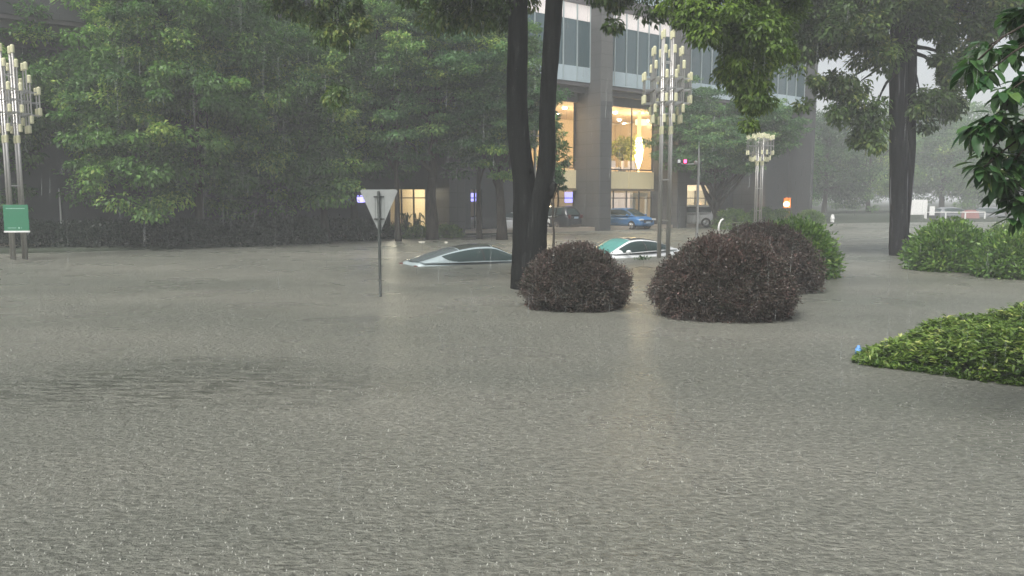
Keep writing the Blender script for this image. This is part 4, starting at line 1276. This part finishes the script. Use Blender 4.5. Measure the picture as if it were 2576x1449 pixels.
def car(label, loc, rz, paint, spec, roofmat=None, wsmat=None, rgmat=None, nx=260, na=110, group=None, mirrors=True, wheels=True, name='car'):
    """+x is the front; z=0 is the road"""
    t = thing(name, label, 'car', loc, rz, group)
    L, Wd = spec['L'], spec['W']
    xs, zs = zip(*spec['roof'])          # cabin roofline, from rear to front
    zb_r, zb_f = spec['belt']
    x = np.linspace(xs[0], xs[-1], nx)
    zr = smooth_interp(x, xs, zs)
    zb = np.interp(x, [xs[0], xs[-1]], [zb_r, zb_f])
    u = (x - xs[0]) / (xs[-1] - xs[0])
    wb = Wd / 2 * (.97 - .10 * np.abs(2 * u - 1) ** 3)
    a = np.linspace(0, PI, na)
    cx = np.sign(np.cos(a)) * np.abs(np.cos(a)) ** .55
    sz = np.abs(np.sin(a)) ** .78
    X = np.repeat(x[None], na, 0)
    Hh = np.maximum(zr - zb, .005)
    Z = zb[None] + Hh[None] * sz[:, None]
    tumb = 1 - spec.get('tumble', .2) * (Hh[None] / Hh.max()) * sz[:, None]
    Yy = wb[None] * cx[:, None] * tumb
    # windshield / rear glass bow forward in the middle
    bow = spec.get('bow', .18)
    endf = np.clip((u - .55) / .45, 0, 1) - np.clip((.45 - u) / .45, 0, 1)
    X = X + (endf[None] * bow) * (1 - np.abs(cx[:, None]) ** 2) - endf[None] * 0
    P = np.stack([X, Yy, Z], -1)
    du = np.gradient(P, axis=1); dv = np.gradient(P, axis=0)
    Nn = np.cross(du, dv); Nn = unit(Nn)
    xc = (X[:-1, :-1] + X[1:, 1:]) / 2; um = np.repeat(((u[:-1] + u[1:]) / 2)[None], na - 1, 0)
    xm = np.repeat(((x[:-1] + x[1:]) / 2)[None], na - 1, 0)
    am = np.repeat(((a[:-1] + a[1:]) / 2)[:, None], nx - 1, 1)
    hm = np.repeat(((Hh[:-1] + Hh[1:]) / 2)[None], na - 1, 0)
    zf = np.repeat((((sz[:-1] + sz[1:]) / 2)[:, None]), nx - 1, 1)
    side_ang = spec.get('side_ang', .80)
    xr0, xr1, xr2, xr3 = spec['x']        # rear glass top, side glass rear, side glass front, windshield top
    zabs = zf * hm
    on_side = (am < side_ang) | (am > PI - side_ang)
    top_ang = spec.get('top_ang', .98)
    on_top = (am > top_ang) & (am < PI - top_ang)
    # side window outline
    lo = spec.get('sill', .035)
    railz = hm * (np.sin(side_ang) ** .78)
    e0 = np.clip((xm - xr1) / spec.get('er', .45), 0, 1); e1 = np.clip((xr2 - xm) / spec.get('ef', .35), 0, 1)
    mid_sill = lo + spec.get('round', .10) * (1 - np.sqrt(np.clip(1 - (1 - e0) ** 2, 0, 1)))
    sidewin = on_side & (xm > xr1) & (xm < xr2) & (zabs > mid_sill) & (zabs < railz)
    pb = spec.get('pillars', [])
    pil = np.zeros_like(sidewin)
    for q in pb: pil |= np.abs(xm - q) < .035
    roof = on_top & (xm > xr0) & (xm < xr3)
    wsh = on_top & (xm >= xr3 + .03) & (hm > .01)
    rgl = on_top & (xm <= xr0 - .03) & (hm > .01)
    wins = sidewin & ~pil
    frame = ~(wins | wsh | rgl | (roof if roofmat else np.zeros_like(roof)))
    f2 = frame & ~(pil & sidewin)
    grid_part('cabin_frame', P, f2, paint, t)
    if pb: grid_part('door_pillar', P, pil & sidewin, M['black'], t, -.002, Nn)
    edges = [xr1] + list(pb) + [xr2]
    for s in (0, 1):
        hs = (am < PI / 2) if s == 0 else (am >= PI / 2)
        for k in range(len(edges) - 1):
            grid_part('side_window', P, wins & hs & (xm > edges[k]) & (xm < edges[k + 1]), M['car_glass'], t, -.006 if s == 0 else -.006, Nn)
    grid_part('windshield', P, wsh, wsmat or M['car_glass'], t, -.004, Nn)
    grid_part('rear_window', P, rgl, rgmat or M['car_glass'], t, -.004, Nn)
    if roofmat: grid_part('roof', P, roof, roofmat, t, 0, Nn)
    # lower body
    hx, hz = zip(*spec['deck'])
    nb = 90; ma = 40
    bx = np.linspace(-L / 2, L / 2, nb)
    zt = smooth_interp(bx, hx, hz)
    wv = Wd / 2 * (1 - .22 * np.abs(2 * bx / L) ** 5)
    zlow = .20 + .10 * np.abs(2 * bx / L) ** 8
    al = np.linspace(0, 2 * PI, ma)
    cc = np.sign(np.cos(al)) * np.abs(np.cos(al)) ** .38; ss = np.sign(np.sin(al)) * np.abs(np.sin(al)) ** .45
    endsc = np.clip((1 - np.abs(2 * bx / L)) * 22, 0, 1) ** .5
    zc = (zt + zlow) / 2; hh = (zt - zlow) / 2
    B = np.stack([np.repeat(bx[None], ma, 0), cc[:, None] * (wv * (.85 + .15 * endsc))[None], zc[None] + ss[:, None] * (hh * (.55 + .45 * endsc))[None]], -1)
    grid_part('body', B, np.ones((ma - 1, nb - 1), bool), paint, t)
    mb = MB()
    for sx in (-1, 1):
        hx_ = (hh[0 if sx < 0 else -1]); w_ = wv[0 if sx < 0 else -1]
        mb.box((sx * (L / 2 - .03), 0, zc[0 if sx < 0 else -1]), (.06, w_ * 1.64, hx_ * 1.05), bev=.02)
    mb.build('bumper', paint, t)
    for sy in (-1, 1):
        mb = MB(); mb.box((L / 2 - .05, sy * Wd * .36, spec['lamp_z']), (.16, .34, .12), bev=.03); mb.build('headlight', M['lamp_clear'], t)
        mb = MB(); mb.box((-L / 2 + .04, sy * Wd * .36, spec['lamp_z'] + .12), (.10, .26, .12 if not spec.get('tall_tail') else .26), bev=.03); mb.build('tail_light', M['tail'], t)
    mb = MB(); mb.box((-L / 2 - .015, 0, spec['lamp_z'] + .05), (.03, .46, .14)); mb.build('number_plate', M['plate'], t)
    mb = MB(); mb.box((L / 2 + .012, 0, spec['lamp_z'] - .2), (.03, .44, .13)); mb.build('number_plate', M['plate'], t)
    mb = MB(); mb.box((L / 2 - .0, 0, spec['lamp_z'] - .12), (.04, .95, .2), bev=.015); mb.build('grille', M['black'], t)
    if mirrors:
        for sy in (-1, 1):
            xm_ = xr2 - .12; zz = np.interp(xm_, [xs[0], xs[-1]], [zb_r, zb_f]) + .06
            mb = MB()
            pts = []
            mb.lathe((xm_, sy * (Wd / 2 + .07), zz - .07), [(.03, 0), (.085, .03), (.10, .08), (.08, .13), (.03, .15)], 12)
            mb.tube([(xm_, sy * (Wd / 2 - .06), zz - .03), (xm_, sy * (Wd / 2 + .05), zz)], .03, 8)
            mb.build('side_mirror', paint, t, smooth=True)
    if wheels:
        r = spec.get('wheel', .33)
        for sx in (-L * .29, L * .30):
            for sy in (-1, 1):
                w = MB(); yw = sy * (Wd / 2 - .1)
                seg = 28; V = []; F = []
                prof = [(r * .62, -.11), (r * .93, -.115), (r, -.08), (r, .08), (r * .93, .115), (r * .62, .11)]
                for rr_, yy in prof:
                    for k in range(seg):
                        q = 2 * PI * k / seg; V.append((sx + rr_ * math.cos(q), yw + yy, r + rr_ * math.sin(q)))
                for i in range(len(prof) - 1):
                    for k in range(seg):
                        j = (k + 1) % seg; F.append((i * seg + k, i * seg + j, (i + 1) * seg + j, (i + 1) * seg + k))
                w.add(V, F); wo_ = w.build('wheel', M['black'], t)
                rm = MB()
                for k in range(10):
                    q = 2 * PI * k / 10
                    rm.tube([(sx, yw + sy * .09, r), (sx + r * .6 * math.cos(q), yw + sy * .10, r + r * .6 * math.sin(q))], [.03, .022], 5)
                rm.tube([(sx, yw + sy * .06, r), (sx, yw + sy * .11, r)], .05, 10)
                V = []; F = []
                for rr_, yy in ((r * .56, .10 * sy), (r * .64, .118 * sy), (r * .64, .05 * sy), (r * .0001, .04 * sy)):
                    for k in range(seg):
                        q = 2 * PI * k / seg; V.append((sx + rr_ * math.cos(q), yw + yy, r + rr_ * math.sin(q)))
                for i in range(3):
                    for k in range(seg):
                        j = (k + 1) % seg; F.append((i * seg + k, i * seg + j, (i + 1) * seg + j, (i + 1) * seg + k))
                rm.add(V, F); rm.build('rim', M['chrome'], wo_)
    return t

FAST = dict(L=4.85, W=1.86, roof=[(-2.15, 1.00), (-1.75, 1.12), (-1.2, 1.30), (-.6, 1.44), (0, 1.505), (.5, 1.475), (1.0, 1.25), (1.35, 1.07), (1.62, .955)], belt=(.97, .93),
            x=(-.75, -1.42, 1.16, .42), pillars=[.02], deck=[(-2.43, .92), (-2.2, 1.00), (-1.8, 1.0), (-1.2, .96), (0, .93), (1.2, .94), (1.9, .86), (2.43, .68)], lamp_z=.72, er=.55, ef=.5, round=.16, sill=.03)
SEDAN = dict(L=4.75, W=1.86, roof=[(-1.85, 1.02), (-1.5, 1.14), (-1.0, 1.33), (-.4, 1.46), (.1, 1.49), (.55, 1.43), (1.0, 1.21), (1.4, .99), (1.5, .94)], belt=(1.0, .93),
             bow=.34, x=(-.8, -1.38, 1.12, .42), pillars=[-.05], deck=[(-2.37, .92), (-2.1, 1.03), (-1.7, 1.02), (-1.2, .98), (0, .94), (1.2, .94), (1.9, .86), (2.37, .66)], lamp_z=.7, er=.4, ef=.5, round=.05)
SUV = dict(L=4.75, W=1.92, roof=[(-2.2, 1.12), (-2.08, 1.40), (-1.85, 1.64), (-1.2, 1.70), (-.2, 1.72), (.4, 1.66), (.95, 1.36), (1.25, 1.14), (1.45, 1.04)], belt=(1.08, 1.04), tumble=.16, bow=.08,
           x=(-1.95, -1.75, 1.1, .45), pillars=[-.9, .1], deck=[(-2.37, .95), (-2.2, 1.10), (-1.2, 1.06), (0, 1.04), (1.3, 1.04), (1.9, .98), (2.37, .78)], lamp_z=.88, tall_tail=True, er=.2, ef=.4, round=.03, wheel=.37)
HATCH = dict(L=4.1, W=1.78, roof=[(-1.9, 1.02), (-1.75, 1.25), (-1.4, 1.45), (-.7, 1.53), (-.1, 1.54), (.4, 1.45), (.9, 1.18), (1.2, 1.0), (1.3, .96)], belt=(1.0, .95), bow=.08,
             x=(-1.6, -1.45, 1.0, .35), pillars=[-.1], deck=[(-2.05, .9), (-1.8, 1.0), (-1.2, .98), (0, .95), (1.1, .96), (1.6, .90), (2.05, .66)], lamp_z=.72, er=.2, ef=.3, round=.03, wheel=.32)

# flooded grey car: tail to the left and towards us
phi = R(28)
nr = G(1068, 671)      # near rear corner at the waterline
fx, fy = math.cos(phi), math.sin(phi)
sxd, syd = fy, -fx     # car's right side faces the camera
cxg = nr.x + fx * 2.25 - sxd * .85
cyg = nr.y + fy * 2.25 - syd * .85
car('grey blue car sunk to its windows, rear end towards the triangular sign', (cxg - .1, cyg, -.87), phi, M['paint_grey'], FAST, roofmat=M['roof_black'], wsmat=M['car_glass'], rgmat=M['rear_glass'], mirrors=False, wheels=False, name='flooded_car', group='cars sunk in the flood water')
# flooded white car: nose to the left and towards us
phi2 = PI + R(36)
fx, fy = math.cos(phi2), math.sin(phi2)
sxd, syd = -fy, fx      # its left side faces us
np_ = G(1562, 650)      # near base of the windshield pillar
cxw = np_.x - fx * 1.30 - sxd * .90
cyw = np_.y - fy * 1.30 - syd * .90
car('white car sunk to its windows with a teal windshield', (cxw, cyw, -.78), phi2, M['paint_white'], SEDAN, roofmat=M['roof_black'], wsmat=M['ws_glass'], mirrors=True, wheels=False, name='flooded_car', group='cars sunk in the flood water')

# parked cars by the building
q = G(1452, 579)
car('black parked SUV with its rear window towards us beside the central column', (q.x - 2.0, q.y + .3, -.02), R(140), M['paint_black'], SUV, nx=120, na=60, name='parked_car')
q = G(1572, 575)
car('bright blue small car parked nose out between the columns', (q.x + .1, q.y - .5, .0), R(-52), M['paint_blue'], HATCH, nx=120, na=60, name='parked_car')
q = G(1352, 577)
car('white parked car mostly hidden between the forked trunk and the black SUV', (q.x, q.y - 1.0, -.05), R(150), M['paint_white'], HATCH, nx=120, na=60, name='parked_car')
q = G(1257, 586)
car('white parked car behind the slender trunks', (q.x, q.y + 2.0, -.05), R(15), M['paint_white'], SEDAN, nx=120, na=60, name='parked_car')
q = G(1748, 572)
car('silver white parked car under the umbrella shaped tree', (q.x, q.y + 1.5, .0), R(155), M['paint_white'], SUV, nx=120, na=60, name='parked_car')

# ------------------------------------------------------------------ small things
# silhouetted plants in front of the lit shop
for i, (vx, h, lab) in enumerate([(1022, 1.25, 'arching dark potted plant against the lit shop window, nearer the sign'), (1048, 1.2, 'arching dark potted plant against the lit shop window, nearer the thick trunk')]):
    q = G(vx, 594); yy = 45.2; qq = W(vx, 500, yy)
    t = thing('potted_plant', lab, 'plant', (qq.x, yy, 0.1), 0, 'plants against the lit shop window')
    rng = np.random.default_rng(200 + i); rr = random.Random(i)
    mb = MB(); lv = []
    for k in range(16):
        a = rr.uniform(0, 2 * PI); hh = h * rr.uniform(.5, 1.1); r0 = rr.uniform(.15, .55)
        pts = [Vector((0, 0, 0)), Vector((math.cos(a) * r0 * .3, math.sin(a) * r0 * .3, hh * .6)), Vector((math.cos(a) * r0 * .7, math.sin(a) * r0 * .7, hh)), Vector((math.cos(a) * r0 * 1.1, math.sin(a) * r0 * 1.1, hh * .93)), Vector((math.cos(a) * r0 * 1.35, math.sin(a) * r0 * 1.35, hh * .75))]
        mb.tube(pts, [.03, .025, .03, .03, .01], 5)
    mb.build('fronds', M['leaf_dark'], t)
    mb = MB(); mb.lathe((0, 0, -.35), [(.2, 0), (.28, .4), (.26, .42)], 12); mb.build('pot', M['pot'], t)

# orange lit post
q = W(1978, 556, 66)
t = thing('lit_post', 'orange glowing post lamp behind the round clipped bushes', 'lamp', (q.x, 66, 0))
k = 66 / FPX
mb = MB(); mb.box((0, 0, W(1978, 535, 66).z / 2), (.42, .42, W(1978, 535, 66).z + .2), bev=.03); mb.build('post', M['orange_wood'], t)
mb = MB(); zz = W(1978, 500, 66).z; mb.box((0, 0, zz + .05), (.5, .5, .06)); mb.box((.2, 0, zz - .35), (.05, .4, .8)); mb.box((0, .2, zz - .35), (.4, .05, .8)); mb.build('housing', M['orange_wood'], t)
mb = MB(); mb.lathe((-.05, -.05, W(1978, 520, 66).z), [(.08, 0), (.2, .08), (.24, .22), (.18, .36), (.06, .42)], 14); mb.build('globe', emat('orange_lamp', (1, .62, .3), 5), t)
l = bpy.data.lights.new('post_light', 'POINT'); l.energy = 22; l.color = (1, .5, .2); l.shadow_soft_size = .2
lo = bpy.data.objects.new('post_light', l); C.objects.link(lo); lo.parent = t; lo.location = (-.1, -.5, zz - .4)

# small white bollard, curved white pipe
q = G(2097, 562)
mb = MB(); mb.lathe((q.x, q.y + .3, -.2), [(.16, 0), (.16, .55), (.2, .62), (.12, .95), (.04, 1.0)], 12)
tag(mb.build('bollard', M['white']), 'small white bollard at the far water edge', 'bollard')
q = W(1812, 560, 54)
mb = MB(); mb.tube([(q.x - .1, 54, -.2), (q.x - .1, 54, .3), (q.x - .05, 54, .55), (q.x + .05, 54, .75), (q.x + .2, 54, .85)], [.06, .07, .06, .06, .05], 8)
tag(mb.build('curved_pipe', M['white'], smooth=True), 'curved white pipe at the foot of the umbrella shaped tree', 'pipe')

# far white panel and barrier
q = W(2302, 530, 80)
t = thing('white_hoarding', 'white hoarding panel standing right behind the streaked trunk', 'hoarding', (q.x, 80, 0))
mb = MB(); mb.box((0, 0, 1.35), (2.4, .12, 1.5), bev=.03); mb.build('board', M['white'], t)
mb = MB(); mb.box((-1.0, 0, .2), (.1, .1, 1.0)); mb.box((1.0, 0, .2), (.1, .1, 1.0)); mb.box((1.75, .1, 1.0), (.5, .1, .9)); mb.build('post', M['white'], t)
a = W(2330, 534, 79); b = W(2478, 534, 79)
t = thing('barrier', 'long pale red barrier rail across the far road', 'barrier', (a.x, 79, 0))
mb = MB(); mb.tube([(0, 0, a.z), (b.x - a.x, 0, a.z)], .045, 8); mb.build('rail', M['white'], t)
for k in range(4):
    mb = MB(); mb.box(((b.x - a.x) * k / 3, 0, a.z / 2), (.1, .1, a.z)); mb.build('post', M['white'], t)
for i, (vx, w, col, lab) in enumerate([(2345, 1.3, 'bracket', 'dark box under the left end of the far barrier'), (2392, 2.4, 'wall_up', 'grey parked vehicle sized box under the middle of the far barrier'), (2440, 1.6, 'red_paint', 'faded red water barrier block under the far barrier rail')]):
    if i == 1: continue
    q = W(vx, 550, 80.5)
    mb = MB(); mb.box((q.x, 80.5, .45), (w, .8, 1.0), taper=.8, bev=0)
    mb.box((q.x, 80.5, 1.02), (w * .6, .3, .14))
    tag(mb.build('barrier_block', M[col]), lab, 'barrier')
for i, (vx, pt) in enumerate([(2395, 'paint_dull'), (2470, 'paint_dull')]):
    q = W(vx, 550, 84)
    car(['pale car beyond the far barrier, its middle', 'pale car beyond the far barrier, nearer the large leaves'][i], (q.x, 84, -.2), R(10 + 150 * i), M[pt], HATCH, nx=60, na=40, name='distant_car')

# floating debris
for i, (vx, vy, s, mt, lab) in enumerate([(933, 601, .30, 'debris', 'white scrap floating just left of the triangular sign pole'), (1062, 611, .42, 'debris', 'pale floating stick near the low shrubs'), (1095, 610, .26, 'debris_dark', 'dark scrap floating behind the grey car'), (1123, 612, .22, 'debris', 'small white scrap floating above the grey car rear window')]):
    q = G(vx, vy)
    rr = random.Random(i)
    mb = MB()
    n = 7
    top = [(s * .5 * math.cos(2 * PI * k / n) * rr.uniform(.7, 1.1), s * .28 * math.sin(2 * PI * k / n) * rr.uniform(.6, 1.1), .05 + rr.uniform(0, .05)) for k in range(n)]
    V = [(q.x + x, q.y + y, z) for x, y, z in top] + [(q.x + x * .8, q.y + y * .8, -.02) for x, y, z in top]
    mb.add(V, [tuple(range(n))] + [(k, k + n, (k + 1) % n + n, (k + 1) % n) for k in range(n)])
    tag(mb.build('floating_debris', M[mt]), lab, 'debris', 'scraps floating on the water')
# leafy sprig at the white car's mirror
q = G(1616, 654)
rng = np.random.default_rng(5)
n = 46
pos = np.array([q.x, q.y, .05]) + rng.normal(size=(n, 3)) * np.array([.14, .08, .04])
v = leaf_verts(pos, rng.normal(size=(n, 3)) + np.array([0, 0, .4]), rng.normal(size=(n, 3)) * .5 + np.array([0, 0, 1.]), np.full(n, .13), np.full(n, .06))
tag(quads_obj('floating_sprig', v, 4, M['leaf_dark'], None, np.full(n, .3)), 'floating leafy sprig beside the mirror of the white car', 'sprig')
# blue scrap by the hedge
q = G(2159, 890)
mb = MB(); mb.lathe((q.x, q.y, 0.0), [(.035, -.03), (.045, .0), (.045, .07), (.02, .10), (.02, .12)], 12)
tag(mb.build('bottle', M['cyan'], smooth=True), 'small blue plastic bottle at the tip of the yellow green hedge', 'bottle')

# ------------------------------------------------------------------ rain: splashes on the water and falling drops
def splashes():
    rng = np.random.default_rng(99)
    n = 24000
    Y = 3.2 + 24 * rng.random(n) ** 1.6
    X = (rng.random(n) - .5) * 1.5 * Y
    h = .004 + .017 * rng.random(n) ** 2
    w = .0028 + .003 * rng.random(n)
    b = np.stack([X, Y, np.full(n, -.002)], 1)
    v = np.empty((n, 4, 3))
    v[:, 0] = b + np.stack([-w, -w * .5, 0 * w], 1)
    v[:, 1] = b + np.stack([w, -w * .5, 0 * w], 1)
    v[:, 2] = b + np.stack([0 * w, w, 0 * w], 1)
    v[:, 3] = b + np.stack([rng.normal(size=n) * .004, rng.normal(size=n) * .004, h], 1)
    return quads_obj('rain_splashes', v, 4, M['spray'], None, None, ((0, 1, 3), (1, 2, 3), (2, 0, 3)))
o = splashes(); tag(o, 'tiny rain splashes over the flood water', 'splashes', None, 'stuff')

def rain():
    rng = np.random.default_rng(123)
    n = 4200
    Y = 2.6 + 13 * rng.random(n) ** 1.2
    X = (rng.random(n) - .5) * 1.5 * Y
    Z = .05 + rng.random(n) * (CAMH + .3 * Y)
    h = .03 + .16 * rng.random(n) ** 2; w = .0006 + .0005 * rng.random(n)
    b = np.stack([X, Y, Z], 1); z0 = 0 * w
    v = np.empty((n, 4, 3))
    v[:, 0] = b + np.stack([-w, -w, z0], 1); v[:, 1] = b + np.stack([w, -w, z0], 1); v[:, 2] = b + np.stack([z0, w, z0], 1)
    v[:, 3] = b + np.stack([.04 * h, z0, h], 1)
    o = quads_obj('falling_rain', v, 4, M['rain'], None, None, ((0, 1, 3), (1, 2, 3), (2, 0, 3)))
    tag(o, 'fine streaks of falling rain', 'rain', None, 'stuff')
M['rain'] = glassmat('falling_water', (.6, .63, .62), .80, .3)
rain()

# ------------------------------------------------------------------ haze
def haze():
    mb = MB(); mb.box((0, 900, 24), (2400, 2000, 52.6))
    m = bpy.data.materials.new('haze_air'); m.use_nodes = True
    nt = m.node_tree; nt.nodes.clear()
    out = nt.nodes.new('ShaderNodeOutputMaterial'); v = nt.nodes.new('ShaderNodeVolumePrincipled')
    v.inputs['Color'].default_value = (.93, .96, .97, 1)
    v.inputs['Density'].default_value = 0.0028
    v.inputs['Anisotropy'].default_value = 0.0
    nt.links.new(v.outputs[0], out.inputs['Volume'])
    o = mb.build('haze', m); tag(o, 'pale rain haze in the air', 'haze', None, 'stuff')
haze()
